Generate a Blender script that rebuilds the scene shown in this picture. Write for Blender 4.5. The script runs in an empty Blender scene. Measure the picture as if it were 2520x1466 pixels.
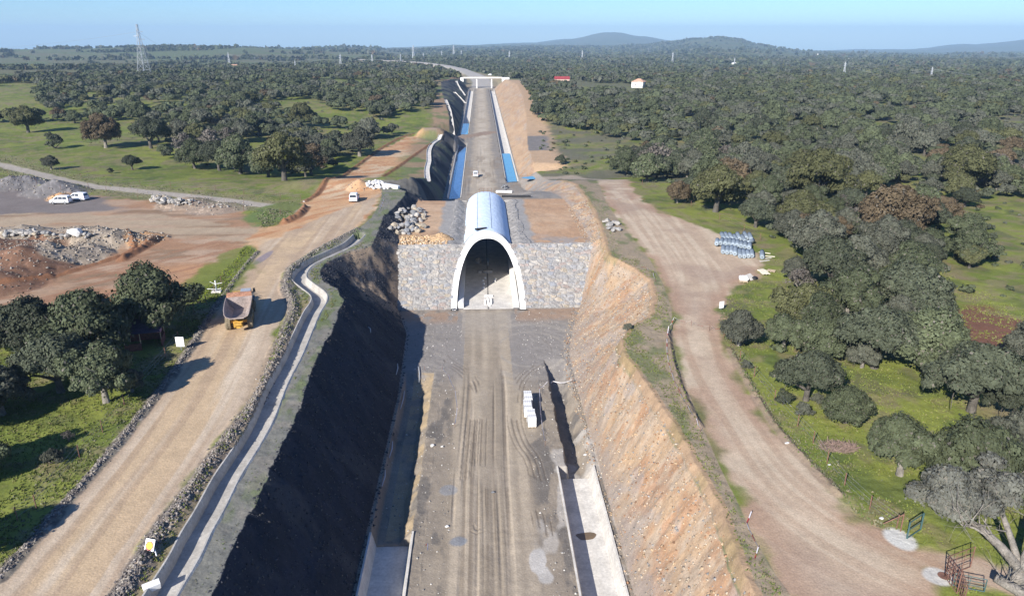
import bpy, bmesh, math, random
import numpy as np
from mathutils import Vector, Matrix
sc = bpy.context.scene
# ---------------------------------------------------------------- camera
PITCH = math.atan((733-90)/1800.0); YAW = math.atan(0.0413)
CAM = (-0.86, 0.0, 46.0)
sp, cp, sa, ca = math.sin(PITCH), math.cos(PITCH), math.sin(YAW), math.cos(YAW)
cd = bpy.data.cameras.new('camera'); cam = bpy.data.objects.new('camera', cd)
sc.collection.objects.link(cam); sc.camera = cam
cd.sensor_width = 36; cd.lens = 36*1800/2519.0; cd.clip_end = 60000; cd.clip_start = 1
cam.location = CAM
cam.rotation_euler = (math.pi/2-PITCH, 0, -YAW)
# ---------------------------------------------------------------- light
SUN_EL = math.radians(29); SUN_AZ = math.radians(56)     # shadows fall towards +x +y, SUN_AZ from +x
w = bpy.data.worlds.new('World'); sc.world = w; w.use_nodes = True
nt = w.node_tree; bg = nt.nodes['Background']
sky = nt.nodes.new('ShaderNodeTexSky'); sky.sky_type = 'NISHITA'; sky.sun_disc = False
sky.sun_elevation = SUN_EL
sdir = Vector((-math.cos(SUN_AZ)*math.cos(SUN_EL), -math.sin(SUN_AZ)*math.cos(SUN_EL), math.sin(SUN_EL)))
sky.sun_rotation = math.atan2(sdir.x, sdir.y)
sky.altitude = 400; sky.air_density = 1.0; sky.dust_density = 0.0; sky.ozone_density = 3.0
tint = nt.nodes.new('ShaderNodeVectorMath'); tint.operation = 'MULTIPLY'; tint.inputs[1].default_value = (.64, .92, 1.34)
nt.links.new(sky.outputs[0], tint.inputs[0]); nt.links.new(tint.outputs[0], bg.inputs[0]); bg.inputs[1].default_value = 0.066
sd_ = bpy.data.lights.new('sun', 'SUN'); sun = bpy.data.objects.new('sun', sd_); sc.collection.objects.link(sun)
sd_.energy = 5.0; sd_.angle = math.radians(0.5); sd_.color = (1, 0.95, 0.88)
sun.rotation_euler = (-sdir).to_track_quat('-Z', 'Y').to_euler()
sc.view_settings.view_transform = 'Standard'; sc.view_settings.look = 'None'
sc.view_settings.exposure = 0.80; sc.view_settings.gamma = 1
sc.render.film_transparent = False
try:
    sc.cycles.max_bounces = 5; sc.cycles.diffuse_bounces = 2; sc.cycles.volume_bounces = 0
except Exception: pass
# ---------------------------------------------------------------- helpers
COL = sc.collection
def ray(u, v):
    a = (np.asarray(u, float)-1259.5)/1800; b = (np.asarray(v, float)-733)/1800
    down = sp+b*cp; fh = cp-b*sp
    return a*ca+fh*sa, fh*ca-a*sa, -down        # direction with unit camera depth
def at(u, v, z=0.0):
    dx, dy, dz = ray(u, v); t = (z-CAM[2])/dz
    return CAM[0]+t*dx, CAM[1]+t*dy
def proj(x, y, z):
    X = x-CAM[0]; Y = y-CAM[1]; Z = z-CAM[2]
    r = X*ca-Y*sa; f = X*sa+Y*ca
    zc = f*cp-Z*sp; up = f*sp+Z*cp
    zs = np.where(np.abs(zc) < 1e-6, 1e-6, zc)
    return 1259.5+1800*r/zs, 733-1800*up/zs, zc
_TB = [np.random.RandomState(900+i).rand(512, 512).astype(np.float32) for i in range(8)]
def vnoise(x, y, s=0):
    x, y = np.broadcast_arrays(np.asarray(x, np.float64), np.asarray(y, np.float64))
    T = _TB[s % 8]; x = x+s*7.31; y = y+s*3.17
    ix = np.floor(x); iy = np.floor(y); fx = (x-ix).astype(np.float32); fy = (y-iy).astype(np.float32)
    ix = ix.astype(np.int32) & 511; iy = iy.astype(np.int32) & 511; jx = (ix+1) & 511; jy = (iy+1) & 511
    fx = fx*fx*(3-2*fx); fy = fy*fy*(3-2*fy)
    a = T[iy, ix]; b = T[iy, jx]; c = T[jy, ix]; d = T[jy, jx]
    a = a+(b-a)*fx; c = c+(d-c)*fx
    return a+(c-a)*fy
def fbm(x, y, s=0, o=4, g=0.5):
    t = 0; a = 1; n = 0
    for i in range(o):
        t = t+a*vnoise(x*2**i+i*17.3, y*2**i-i*9.1, s+i); n += a; a *= g
    return t/n                                   # 0..1, mean .5
def sstep(a, b, x):
    t = np.clip((x-a)/(b-a), 0, 1); return t*t*(3-2*t)
def seg_d2(px, py, x0, y0, x1, y1):
    dx, dy = x1-x0, y1-y0; L = dx*dx+dy*dy+1e-12
    t = np.clip(((px-x0)*dx+(py-y0)*dy)/L, 0, 1)
    return (px-x0-t*dx)**2+(py-y0-t*dy)**2, t
def sdist(poly, X, Y, margin=12.0):
    """signed distance (negative inside), exact near the polygon, large elsewhere"""
    P = np.asarray(poly, float); X = np.asarray(X, float); Y = np.asarray(Y, float)
    out = np.full(X.shape, 1e3)
    m = (X > P[:, 0].min()-margin) & (X < P[:, 0].max()+margin) & (Y > P[:, 1].min()-margin) & (Y < P[:, 1].max()+margin)
    if not m.any(): return out
    x = X[m]; y = Y[m]; best = np.full(x.shape, 1e12); ins = np.zeros(x.shape, bool)
    for i in range(len(P)):
        x0, y0 = P[i]; x1, y1 = P[(i+1) % len(P)]
        d, _ = seg_d2(x, y, x0, y0, x1, y1); best = np.minimum(best, d)
        if y0 != y1:
            c = ((y0 > y) != (y1 > y)) & (x < (x1-x0)*(y-y0)/(y1-y0)+x0); ins ^= c
    d = np.sqrt(best); out[m] = np.where(ins, -d, d)
    return out
def ldist(line, X, Y, margin=8.0):
    """distance to a polyline, plus the length along it"""
    P = np.asarray(line, float); X = np.asarray(X, float); Y = np.asarray(Y, float)
    out = np.full(X.shape, 1e3); al = np.zeros(X.shape)
    m = (X > P[:, 0].min()-margin) & (X < P[:, 0].max()+margin) & (Y > P[:, 1].min()-margin) & (Y < P[:, 1].max()+margin)
    if not m.any(): return out, al
    x = X[m]; y = Y[m]; best = np.full(x.shape, 1e12); bl = np.zeros(x.shape); s = 0
    for i in range(len(P)-1):
        L = math.hypot(*(P[i+1]-P[i])); d, t = seg_d2(x, y, *P[i], *P[i+1])
        k = d < best; best = np.where(k, d, best); bl = np.where(k, s+t*L, bl); s += L
    out[m] = np.sqrt(best); al[m] = bl
    return out, al
# ------------------------------------------------------------ natural ground
FU = [-300, 0, 400, 900, 1000, 1150, 1300, 1400, 1500, 1570, 1640, 1700, 1750, 1800, 1850, 1950, 2200, 2350, 2519, 2900]
FD = [700, 1000, 1300, 1800, 2500, 3500, 5000, 7000, 9500, 14000]
FR = [  # image row at which ground of that distance shows, per azimuth column
 [193,172,166,146,121,128,130,132,132,132],
 [193,172,166,146,121,128,130,132,132,132],
 [192,172,166,146,120,128,130,132,132,132],
 [192,175,164,150,132,121,124,124,123,123],
 [195,178,165,154,143,134,126,121,119,118],
 [200,185,171,152,142,133,122,114,114,114],
 [203,184,172,158,144,132,121,113,108,110],
 [203,184,172,158,145,132,121,113,97,104],
 [203,185,172,158,146,133,122,113,81,98],
 [203,185,172,158,145,132,118,112,90,100],
 [203,185,172,159,145,130,111,112,102,110],
 [203,186,174,160,144,126,101,106,112,114],
 [203,186,174,160,144,126,95,104,114,116],
 [203,186,174,160,144,127,99,108,116,118],
 [203,186,174,161,146,131,113,118,121,122],
 [203,186,174,162,148,137,129,129,127,126],
 [203,186,174,163,150,141,134,130,124,124],
 [203,186,174,163,150,141,134,129,112,115],
 [203,186,174,163,150,141,134,128,99,105],
 [203,186,174,163,150,141,134,128,92,104]]
_R = np.zeros((len(FU), len(FD)+2)); _D = np.array([60, 480]+FD, float)
for i, u in enumerate(FU):
    zn0 = 10.0 if u < 1150 else 8.5
    _R[i, 0] = 10.0; _R[i, 1] = zn0
    for j, D in enumerate(FD):
        b = (FR[i][j]-733)/1800
        _R[i, j+2] = 46-D*(sp+b*cp)/(cp-b*sp)
_AZ = np.array([math.atan((u-1259.5)/1800/1.03) for u in FU])+YAW
def natural(X, Y):
    X = np.asarray(X, float); Y = np.asarray(Y, float)
    dx = X-CAM[0]; D = np.hypot(dx, Y)*np.cos(np.arctan2(dx, np.maximum(Y, 1))-YAW)
    D = np.clip(D, 60, 13990); az = np.clip(np.arctan2(dx, np.maximum(Y, 1)), _AZ[0], _AZ[-1]-1e-6)
    i = np.clip(np.searchsorted(_AZ, az, side='right')-1, 0, len(FU)-2)
    fa = (az-_AZ[i])/(_AZ[i+1]-_AZ[i]); fa = fa*fa*(3-2*fa)
    lD = np.log(D); LD = np.log(_D)
    j = np.clip(np.searchsorted(LD, lD, side='right')-1, 0, len(_D)-2)
    fd = (lD-LD[j])/(LD[j+1]-LD[j]); fd2 = fd*fd*(3-2*fd); fd = np.where(D > 1500, fd2, fd)
    z = (_R[i, j]*(1-fa)+_R[i+1, j]*fa)*(1-fd)+(_R[i, j+1]*(1-fa)+_R[i+1, j+1]*fa)*fd
    z = z+1.8*np.exp(-((Y-158)/42.0)**2)*np.exp(-(X/55.0)**2)
    z = z-4.6*sstep(188, 228, Y)*(1-sstep(335, 420, Y))*np.exp(-(X/95.0)**2)+1.5*np.exp(-((Y-184)/7.0)**2)*sstep(-13, -17, X)*sstep(-58, -42, X)
    z = z+(fbm(X/60, Y/60, 3, 3)-.5)*2.0*sstep(60, 160, np.abs(X))
    amp = sstep(700, 3000, D)
    z = z+amp*(fbm(X/420, Y/420, 9, 4)-.5)*np.clip(D, 0, 4500)*0.009
    return z
def upz(u, v):
    """point of the undisturbed upper ground seen at pixel"""
    z = 10.0
    for _ in range(12):
        x, y = at(u, v, z); z = .5*z+.5*float(natural(x, y))
    return x, y
def up(pts): return [upz(*p) for p in pts]
def smooth(pts, n=4, closed=False):
    P = np.asarray(pts, float); out = []
    N = len(P)
    for i in range(N if closed else N-1):
        p0 = P[(i-1) % N] if closed or i > 0 else P[0]; p1 = P[i]; p2 = P[(i+1) % N]
        p3 = P[(i+2) % N] if closed or i+2 < N else P[-1]
        for k in range(n):
            t = k/n
            out.append(.5*((2*p1)+(-p0+p2)*t+(2*p0-5*p1+4*p2-p3)*t*t+(-p0+3*p1-3*p2+p3)*t**3))
    if not closed: out.append(P[-1])
    return [tuple(q) for q in out]
# ------------------------------------------------------------ plan of the place
Wp = [(-12.7, 5), (-12.7, 90), (-13.6, 112), (-16.1, 122.9), (-16.2, 132.4), (-17.7, 142), (-17.2, 160), (-16.2, 171), (-12.7, 173.5), (-12.7, 740),
      (12, 740), (12, 236), (14, 205), (18.6, 173), (19.5, 160), (19.7, 134), (19.3, 131), (16.4, 122.9), (14, 113), (12.2, 103), (12, 90), (12, 5)]
crL = [(519,1466),(560,1379),(598,1297),(639,1208),(673,1133),(724,1037),(745,985),(769,907),(800,842),(820,804),(837,763),(846,735),(832,712),(795,690),(785,668),(800,645),(830,632),(861,620),(912,604),(930,567),(945,532),(968,512),(988,490),(1000,470)]
crR = [(1862,1466),(1827,1390),(1790,1294),(1766,1233),(1724,1161),(1690,1099),(1656,1041),(1600,962),(1562,905),(1535,872),(1528,835),(1555,800),(1603,772),(1612,725),(1600,690),(1560,660),(1500,628),(1488,600),(1478,560),(1458,512),(1438,480),(1418,455)]
L_ = up(crL); R_ = up(crR)
Cp = [(-19.8, 5), (-20.5, 30)]+L_+[(-25, 180), (-19, 184), (-18, 205), (-18, 247), (-20, 290), (-17, 318), (-15.5, 342), (-17.5, 388), (-22.5, 452), (-29, 550), (-34, 640), (-23, 705), (-21, 745),
      (21, 745), (22, 705), (29, 620), (27, 500), (22, 380), (17.5, 290), (17, 236), (21, 200)]+R_[::-1]+[(17.0, 30), (16.5, 5)]
def crest_noise(X, Y): return ((fbm(X/2.6, Y/2.6, 14, 3)-.5)*np.where((X > 0) & (Y < 118), .55, .8)+(vnoise(X/.9, Y/.9, 15)-.5)*.15)*(Y < 200)
def bottom(X, Y):
    rise = np.clip(Y-122.9, 0, 9.3)
    fall = np.where(X > 0, 1-sstep(172, 238, Y), np.clip(1-(Y-172)/13.0, 0, 1))
    b = rise*np.where(Y > 150, fall, 1)
    inner = 1-sstep(5.8, 6.4, np.abs(X))
    tun = inner*(Y < 171.5)
    b = b*(1-tun)
    b = np.where((np.abs(X) < 13) & (Y > 171), b*(sstep(6, 12, np.abs(X)+np.clip(8-(Y-171)*.6, 0, 8))), b)
    return b
# tracks and roads
haulL = up([(-60,1490),(0,1423),(34,1379),(92,1321),(171,1229),(239,1154),(308,1072),(373,990),(416,930),(458,877),(490,825),(513,787),(540,750),(578,692),(615,644),(636,622),(630,606),(600,600)])
haulR = up([(270,1520),(297,1466),(328,1390),(369,1321),(427,1236),(478,1160),(533,1095),(581,1031),(625,969),(655,880),(684,804),(711,770),(712,750),(697,708),(708,661),(752,630),(820,592),(861,568),(890,545),(915,512),(935,478)])
orange = up([(600,600),(640,565),(700,548),(742,512),(748,498),(795,460),(850,432),(880,408),(940,368),(1000,338),(1075,331),(1100,334),(1062,350),(1000,393),(935,430),(895,447),(925,452),(940,470),(935,500),(915,535),(880,565),(800,600),(740,635),(690,640),(640,622)])
haul = haulL[:-1]+haulR[::-1]
yard = up([(-250,470),(0,440),(60,455),(200,480),(330,492),(430,500),(520,495),(600,512),(640,545),(640,575),(640,600),(600,603),(575,640),(520,690),(470,728),(430,752),(380,760),(300,770),(100,790),(-250,800)])
band = up([(-250,530),(0,528),(200,525),(400,530),(560,552),(680,570),(700,600),(600,598),(450,585),(250,578),(0,572),(-250,575)])
farm_track = up([(-60,396),(0,405),(60,420),(140,440),(220,458),(320,468),(420,478),(520,489),(620,502),(745,516)])
roadR = up([(2000,1550),(1945,1466),(1900,1400),(1860,1330),(1822,1250),(1772,1150),(1732,1060),(1692,960),(1668,880),(1655,820),(1652,760),(1632,700),(1600,640),(1560,590),(1520,540),(1492,500),(1472,450),(1474,441),(1545,441),(1565,480),(1605,512),(1680,540),(1760,568),(1830,600),(1880,640),(1872,680),(1822,700),(1782,732),(1766,790),(1785,850),(1820,920),(1855,985),(1900,1050),(1955,1115),(2010,1170),(2060,1222),(2110,1275),(2180,1310),(2250,1345),(2400,1357),(2560,1400),(2620,1440),(2560,1480),(2420,1445),(2280,1395),(2330,1470),(2350,1550)])
pathR = up([(1250,441),(1330,436),(1400,434),(1480,441)])
redtrack = up([(1088,332),(1086,300),(1085,270),(1085,240),(1098,222),(1115,200),(1130,188)])
chan = [(397,1466),(455,1372),(485,1311),(519,1253),(560,1174),(598,1116),(625,1072),(649,1027),(683,945),(718,881),(745,821),(768,770),(785,743),(784,724),(756,702),(737,684),(744,663),(769,643),(820,620),(861,600),(885,578)]
chanP = smooth([upz(380,1500)]+up(chan), 4)
bermR = smooth(up([(262,1500),(330,1420),(372,1340),(440,1250),(500,1165),(560,1085),(610,1020),(650,950),(680,880),(705,810),(722,770),(722,745),(705,705),(718,662),(760,632),(825,594),(880,566)]), 3)
bermL = smooth(up([(-5,1423),(92,1318),(171,1226),(239,1151),(308,1069),(373,987),(455,877),(510,787),(575,692),(612,644),(634,620)]), 3)
emb = [(0.5, 725), (1, 800), (-3, 900), (-12, 1000), (-30, 1150), (-60, 1300), (-110, 1450), (-170, 1560), (-260, 1660)]
ramp = [upz(1062, 336), (-13.5, 352), (2, 378)]
ditches = [(7.15, 11.45, 5, 71.5, 1.6), (-12.35, -8.05, 5, 60.5, 1.6), (7.15, 11.6, 243, 700, 1.5), (-11.6, -7.2, 219, 338, 1.5), (-11.6, -7.2, 374, 700, 1.5)]
mounds = [  # pixel, radius m, height m
 (60,590,9,2.6,0),(130,606,7,2.4,0),(200,600,8,3.0,0),(250,600,6.5,2.8,0),(285,598,6,2.2,0),(120,640,7,2.6,0),(60,660,9,3.4,1),(0,640,10,3.5,1),(0,700,7,2.0,1),(175,640,5,1.8,0),(225,625,4.5,1.7,0),
 (30,460,7,2.6,2),(140,472,8,2.8,2),(70,455,8,2.2,2),(150,488,3.5,1.3,3),(362,588,4,1.3,3),(345,600,3.2,1.1,3),(885,462,3.6,2.0,3),(460,503,7,1.5,4),(540,512,7,.8,4),
 (-40,600,10,2.5,0),(-60,650,10,3,1)]
MND = [(upz(m[0], m[1]), m[2], m[3], m[4]) for m in mounds]
def _zp(L): return smooth([at((1550+a/1.4)*.6624, (1100+b/1.4)*.6624, 0.0) for a, b in L], 4)
tyre = [_zp([(150,215),(108,240),(112,290),(160,340),(225,380),(275,430),(300,520),(290,650),(275,840),(262,1000)]), _zp([(560,200),(620,225),(668,270),(662,330),(600,375),(535,440),(512,530),(506,650),(540,760),(600,850),(640,1000)]), _zp([(300,420),(330,520),(322,700),(315,900),(312,1200)]), _zp([(560,900),(600,1000),(640,1130),(660,1250)])]
bermY = [(smooth(up([(748,498),(795,457),(850,429),(885,404),(940,364),(1000,334),(1060,329)]), 3), .8, .5),
 (smooth(up([(940,432),(1000,396),(1060,354)]), 3), .8, .5), (smooth(up([(700,548),(735,530),(750,512)]), 3), 1.2, .9),
 (smooth(up([(-10,715),(60,700),(140,680),(220,655),(300,630),(330,610),(318,588)]), 3), .7, .5), (smooth(up([(300,640),(350,612),(385,592)]), 3), 1.0, .8),
 (smooth(up([(1642,815),(1648,860),(1658,905),(1672,950),(1695,1000),(1722,1050)]), 3), .5, .5), (smooth(up([(1795,860),(1860,975),(1905,1045),(1960,1108),(2015,1165),(2062,1215)]), 3), .55, .35)]
def height(X, Y, detail=True):
    X = np.asarray(X, float); Y = np.asarray(Y, float)
    z = natural(X, Y)
    z = np.where(Y > 330, np.where(np.abs(X) < 120, z+2.0*sstep(480, 640, Y)*(1-sstep(45, 110, np.abs(X)))*(1-sstep(745, 800, Y)), z), z)
    near = (Y < 900) & (np.abs(X) < 200)
    nX, nY = X[near], Y[near]; zz = z[near]
    # mounds of spoil
    for (mx, my), r, h, _k in MND:
        d = np.hypot((nX-mx), (nY-my)*1.1)/r*(.8+.4*fbm(nX/2.5, nY/2.5, 41, 2))
        zz = np.where(d < 1, np.maximum(zz, natural(mx, my)+h*(1-d)**1.1*1.15+(zz-natural(mx, my))*d), zz)
    # roadside rubble banks
    d, al = ldist(bermR, nX, nY); wd = .9+.7*vnoise(al/4, al*0, 5)
    zz = zz+np.clip(1-d/wd, 0, 1)*(.3+.35*vnoise(nX*1.6, nY*1.6, 6))*.9
    d, al = ldist(bermL, nX, nY)
    zz = zz+np.clip(1-d/.7, 0, 1)*(.12+.25*vnoise(nX*1.9, nY*1.9, 7))*.8
    for ln_, w_, h_ in bermY:
        d, al = ldist(ln_, nX, nY); zz = zz+np.clip(1-d/w_, 0, 1)*h_*(.5+.8*vnoise(nX*1.3, nY*1.3, 6))
    d, al = ldist(chanP, nX, nY)
    zz = zz-1.15*(d < 1.12)
    # ruts in bare ground
    W = sdist(Wp, nX, nY, 60); C = sdist(Cp, nX, nY, 60)+crest_noise(nX, nY)
    dW = np.maximum(W, 0); dC = np.maximum(-C, 0)
    t = dW/(dW+dC+1e-6)
    rough = ((fbm(nX/2.2, nY/2.2, 11, 4)-.5)*1.9+(fbm(nX/7, nY/7, 12, 2)-.5)*1.6)*np.where(nX > 0, .5, np.where(nY < 108, .6, 1.1))+(fbm(nX/.8, nY/.8, 13, 2)-.5)*.35
    B = bottom(nX, nY)
    tt = np.clip(t, 0, 1)
    tt2 = np.where((nX < 0) & (nY > 178), 1-(1-tt)**1.7, tt**.95)
    zc = B+(zz-B)*tt2+rough*np.sin(np.pi*tt)*.75
    zz = np.where(C < 0, np.where(W <= 0, B, zc), zz)
    # crest rounding
    # ramp across the left ditch, path to the right road
    def corridor(zz, line, hw, zl, s):
        P = np.asarray(line, float); d, al = ldist(P, nX, nY, 60)
        L = np.concatenate([[0], np.cumsum(np.hypot(*np.diff(P, axis=0).T))])
        zr = np.interp(al, L, zl); e = np.maximum(d-hw, 0)
        return np.where(d < 900, np.clip(zz, zr-e*s, zr+e*s), zz)
    zz = corridor(zz, ramp, 4.0, [9, .6, 0], .8)
    zz = corridor(zz, [(4, 247), (14, 247), (30, 246), (60, 235)], 3.5, [0, 1.2, 4.5, 7.5], .5)
    z[near] = zz
    far = (Y > 640) & (Y < 1900) & (np.abs(X+40) < 330)
    if far.any():
        P = np.asarray(emb, float); d, al = ldist(P, X[far], Y[far], 200)
        hw = np.interp(al, [0, 80, 300, 600], [15, 17, 9, 7]); e = np.maximum(d-hw, 0)
        z[far] = np.where(d < 900, np.clip(z[far], 0-e*.5, 0+e*.7), z[far])
    # concrete ditches sit in trenches
    for x0, x1, y0, y1, dp in ditches:
        m = (X > x0+.12) & (X < x1-.12) & (Y > y0) & (Y < y1)
        z = np.where(m, -dp-.35, z)
    for x0, x1, y0, y1, sg in ((8.0, 11.2, 71.3, 101, 1), (-12.3, -8.4, 60.3, 97, -1)):
        e = vnoise(Y*.8, Y*0, 3)*.5; q = np.clip(np.minimum((X-x0-e)*6, (x1-X+e)*1.5), 0, 1.9) if sg > 0 else np.clip(np.minimum((X-x0)*3, (x1-X+e)*1.0), 0, 1.4)
        q = np.minimum(q, np.clip((y1-Y)*.25, 0, 1.9)); z = np.where((Y > y0) & (Y < y1+1), z-q, z)
    if detail:
        D = np.hypot(X, Y)
        fl = (np.abs(X+.3) < 6.6) & ((Y < 120) | (Y > 186)) & (Y < 700)
        wob = (fbm(Y/40, X*0, 31, 2)-.5)*1.6
        rut = (vnoise((X+wob)*3.2, Y*.04, 33)-.5)
        z = np.where(fl, z+.16*np.clip(rut, -.4, .05)*(sstep(.5, .62, fbm(X/2.2, Y/26, 34, 2)))*1.8+(fbm(X/1.2, Y/1.2, 35, 3)-.5)*.07, z)
        bare = (sdist(haul, X, Y, 2) < 0) | (sdist(roadR, X, Y, 2) < 0) | (sdist(orange, X, Y, 2) < 0) | (sdist(yard, X, Y, 2) < 0)
        for ln_ in tyre:
            d, al = ldist(ln_, X, Y, 4); z = z-.05*((d < .95) & (al > 1.2) & (np.abs(np.mod(d, .62)-.31) < .1) & (fbm(X/2.5, Y/5, 16, 2) > .5))
        z = z+np.where(fl | (z < -1), 0, (fbm(X/.9, Y/.9, 21, 3)-.5)*np.where(bare, .03, .16)*(D < 400)*(np.abs(X) > 6.7))
    return z
# ------------------------------------------------------------ materials
def mat(name, col=(.5,.5,.5), rough=.8, metal=0.0, noise=None, attr=None, bump=0.0, bscale=8.0, rand=0.0, emit=None, spec=None, trans=None):
    m = bpy.data.materials.new(name); m.use_nodes = True; t = m.node_tree; N = t.nodes; L = t.links
    b = N['Principled BSDF']; b.inputs['Roughness'].default_value = rough; b.inputs['Metallic'].default_value = metal
    if spec is not None: b.inputs['Specular IOR Level'].default_value = spec
    src = None
    if attr:
        a = N.new('ShaderNodeAttribute'); a.attribute_name = attr; src = a.outputs['Color']
    else:
        r = N.new('ShaderNodeRGB'); r.outputs[0].default_value = (*col, 1); src = r.outputs[0]
    tc = N.new('ShaderNodeTexCoord')
    if noise:
        for sc_, amt in noise:
            n = N.new('ShaderNodeTexNoise'); n.inputs['Scale'].default_value = sc_; n.inputs['Detail'].default_value = 5
            L.new(tc.outputs['Object'], n.inputs['Vector'])
            mr = N.new('ShaderNodeMapRange'); mr.inputs[1].default_value = .3; mr.inputs[2].default_value = .7
            mr.inputs[3].default_value = 1-amt; mr.inputs[4].default_value = 1+amt
            L.new(n.outputs['Fac'], mr.inputs[0])
            v = N.new('ShaderNodeVectorMath'); v.operation = 'SCALE'
            L.new(src, v.inputs[0]); L.new(mr.outputs[0], v.inputs[3]); src = v.outputs[0]
    if rand:
        oi = N.new('ShaderNodeObjectInfo'); hs = N.new('ShaderNodeHueSaturation')
        mr = N.new('ShaderNodeMapRange'); mr.inputs[3].default_value = 1-rand; mr.inputs[4].default_value = 1+rand
        L.new(oi.outputs['Random'], mr.inputs[0]); L.new(mr.outputs[0], hs.inputs['Value']); L.new(src, hs.inputs['Color']); src = hs.outputs[0]
    L.new(src, b.inputs['Base Color'])
    if bump:
        n = N.new('ShaderNodeTexNoise'); n.inputs['Scale'].default_value = bscale; n.inputs['Detail'].default_value = 6
        L.new(tc.outputs['Object'], n.inputs['Vector'])
        bp = N.new('ShaderNodeBump'); bp.inputs['Strength'].default_value = bump; bp.inputs['Distance'].default_value = 1.0/bscale
        L.new(n.outputs['Fac'], bp.inputs['Height']); L.new(bp.outputs[0], b.inputs['Normal'])
    if emit:
        b.inputs['Emission Color'].default_value = (*emit, 1); b.inputs['Emission Strength'].default_value = 1
    return m
M = {}
M['earth'] = mat('earth', attr='Col', rough=.95, noise=[(.35,.08),(1.7,.09),(7,.15)], bump=.2, bscale=5, spec=.15)
M['rock'] = mat('rock', attr='Col', rough=.9, noise=[(1.5,.2),(6,.25)], bump=.6, bscale=3, spec=.2)
M['concrete'] = mat('concrete', (.56,.53,.48), .85, noise=[(.6,.16),(4,.14)], bump=.15, bscale=6, spec=.2)
M['concrete_dark'] = mat('concrete_dark', (.36,.34,.31), .9, noise=[(.8,.25),(5,.2)], bump=.2, bscale=6)
M['channel'] = mat('channel', (.40,.375,.335), .88, noise=[(.6,.2),(4,.16)], bump=.15, bscale=6)
M['white_concrete'] = mat('white_concrete', (.80,.79,.76), .8, noise=[(.5,.07),(5,.06)], bump=.08)
M['tunnel_inside'] = mat('tunnel_inside', (.50,.48,.45), .9, noise=[(.5,.12),(3,.1)])
M['white'] = mat('white', (.80,.80,.79), .6, noise=[(3,.05)])
M['vanwhite'] = mat('vanwhite', (.80,.81,.82), .35, noise=[(2,.04)])
M['glass'] = mat('glass', (.03,.035,.045), .12, noise=[(3,.2)])
M['tyre'] = mat('tyre', (.03,.03,.03), .9, noise=[(6,.3)])
M['dusty_tyre'] = mat('dusty_tyre', (.20,.165,.11), .95, noise=[(4,.3)], bump=.6, bscale=9)
M['rim'] = mat('rim', (.35,.35,.36), .5, .6, noise=[(6,.1)])
M['yellow'] = mat('yellow', (.52,.30,.055), .55, noise=[(2,.25),(9,.2)])
M['orange_steel'] = mat('orange_steel', (.33,.165,.10), .75, noise=[(1.5,.3),(6,.2)])
M['bed_steel'] = mat('bed_steel', (.30,.245,.22), .7, noise=[(.9,.25),(5,.25)])
M['dark'] = mat('dark', (.02,.02,.022), .7, noise=[(4,.3)])
M['black_rubber'] = mat('black_rubber', (.025,.025,.03), .6, noise=[(4,.3)])
M['steel'] = mat('steel', (.30,.31,.32), .55, .5, noise=[(3,.15)])
M['galv'] = mat('galv', (.42,.44,.46), .6, .3, noise=[(3,.1)])
M['rust'] = mat('rust', (.17,.085,.06), .85, noise=[(4,.35)])
M['green_paint'] = mat('green_paint', (.05,.10,.10), .5, noise=[(4,.2)])
M['wood'] = mat('wood', (.42,.33,.22), .85, noise=[(4,.25)])
M['pale_wood'] = mat('pale_wood', (.72,.66,.52), .8, noise=[(4,.12)])
M['tapewhite'] = mat('tapewhite', (.78,.74,.73), .6, noise=[(3,.1)])
M['tapered'] = mat('tapered', (.55,.07,.06), .6, noise=[(3,.1)])
M['red_roof'] = mat('red_roof', (.30,.045,.05), .6, noise=[(1,.15)])
M['tile_roof'] = mat('tile_roof', (.52,.30,.20), .85, noise=[(1,.2)])
M['wall_white'] = mat('wall_white', (.78,.76,.70), .85, noise=[(.7,.06)])
M['wall_pink'] = mat('wall_pink', (.60,.42,.34), .85, noise=[(.7,.08)])
M['bark'] = mat('bark', (.085,.075,.063), .95, noise=[(2,.35),(9,.3)], bump=.6, bscale=8)
M['pale_bark'] = mat('pale_bark', (.19,.17,.145), .95, noise=[(2,.35),(9,.3)], bump=.6, bscale=8)
M['brush'] = mat('brush', (.20,.14,.115), .95, noise=[(4,.35)])
M['speedyellow'] = mat('speedyellow', (.80,.62,.03), .5, noise=[(5,.04)])
M['signred'] = mat('signred', (.55,.03,.03), .5, noise=[(5,.05)])
M['signblack'] = mat('signblack', (.02,.02,.02), .5, noise=[(5,.1)])
M['shade_toned_purple_roof'] = mat('shade_toned_purple_roof', (.045,.025,.05), .8, noise=[(2,.3)])  # dark purple, lowered further so the colour carries the shade under the oaks
M['shade_toned_red_brick'] = mat('shade_toned_red_brick', (.15,.05,.035), .9, noise=[(3,.3)])  # brick colour lowered to make the shed walls look shaded
def add_variation(m, attr='Col'):
    """leaf-like scatter: colour from attribute, random value per object"""
M['leaf'] = mat('leaf', attr='Col', rough=.75, noise=[(.8,.18)], rand=.24, spec=.12)
M['leaf_far'] = mat('leaf_far', attr='Col', rough=.8, noise=[(.12,.12)], spec=.15)
m = mat('water_blue', (.10,.30,.42), .12, noise=[(.3,.06)]); M['water'] = m
M['deepwater'] = mat('deepwater', (.05,.11,.24), .06, noise=[(.8,.5)])
m = mat('puddle', (.22,.19,.20), .2, noise=[(.6,.15)]); M['puddle'] = m
m = mat('muddy_puddle', (.17,.12,.07), .25, noise=[(1.5,.15)]); M['mudpuddle'] = m
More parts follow.
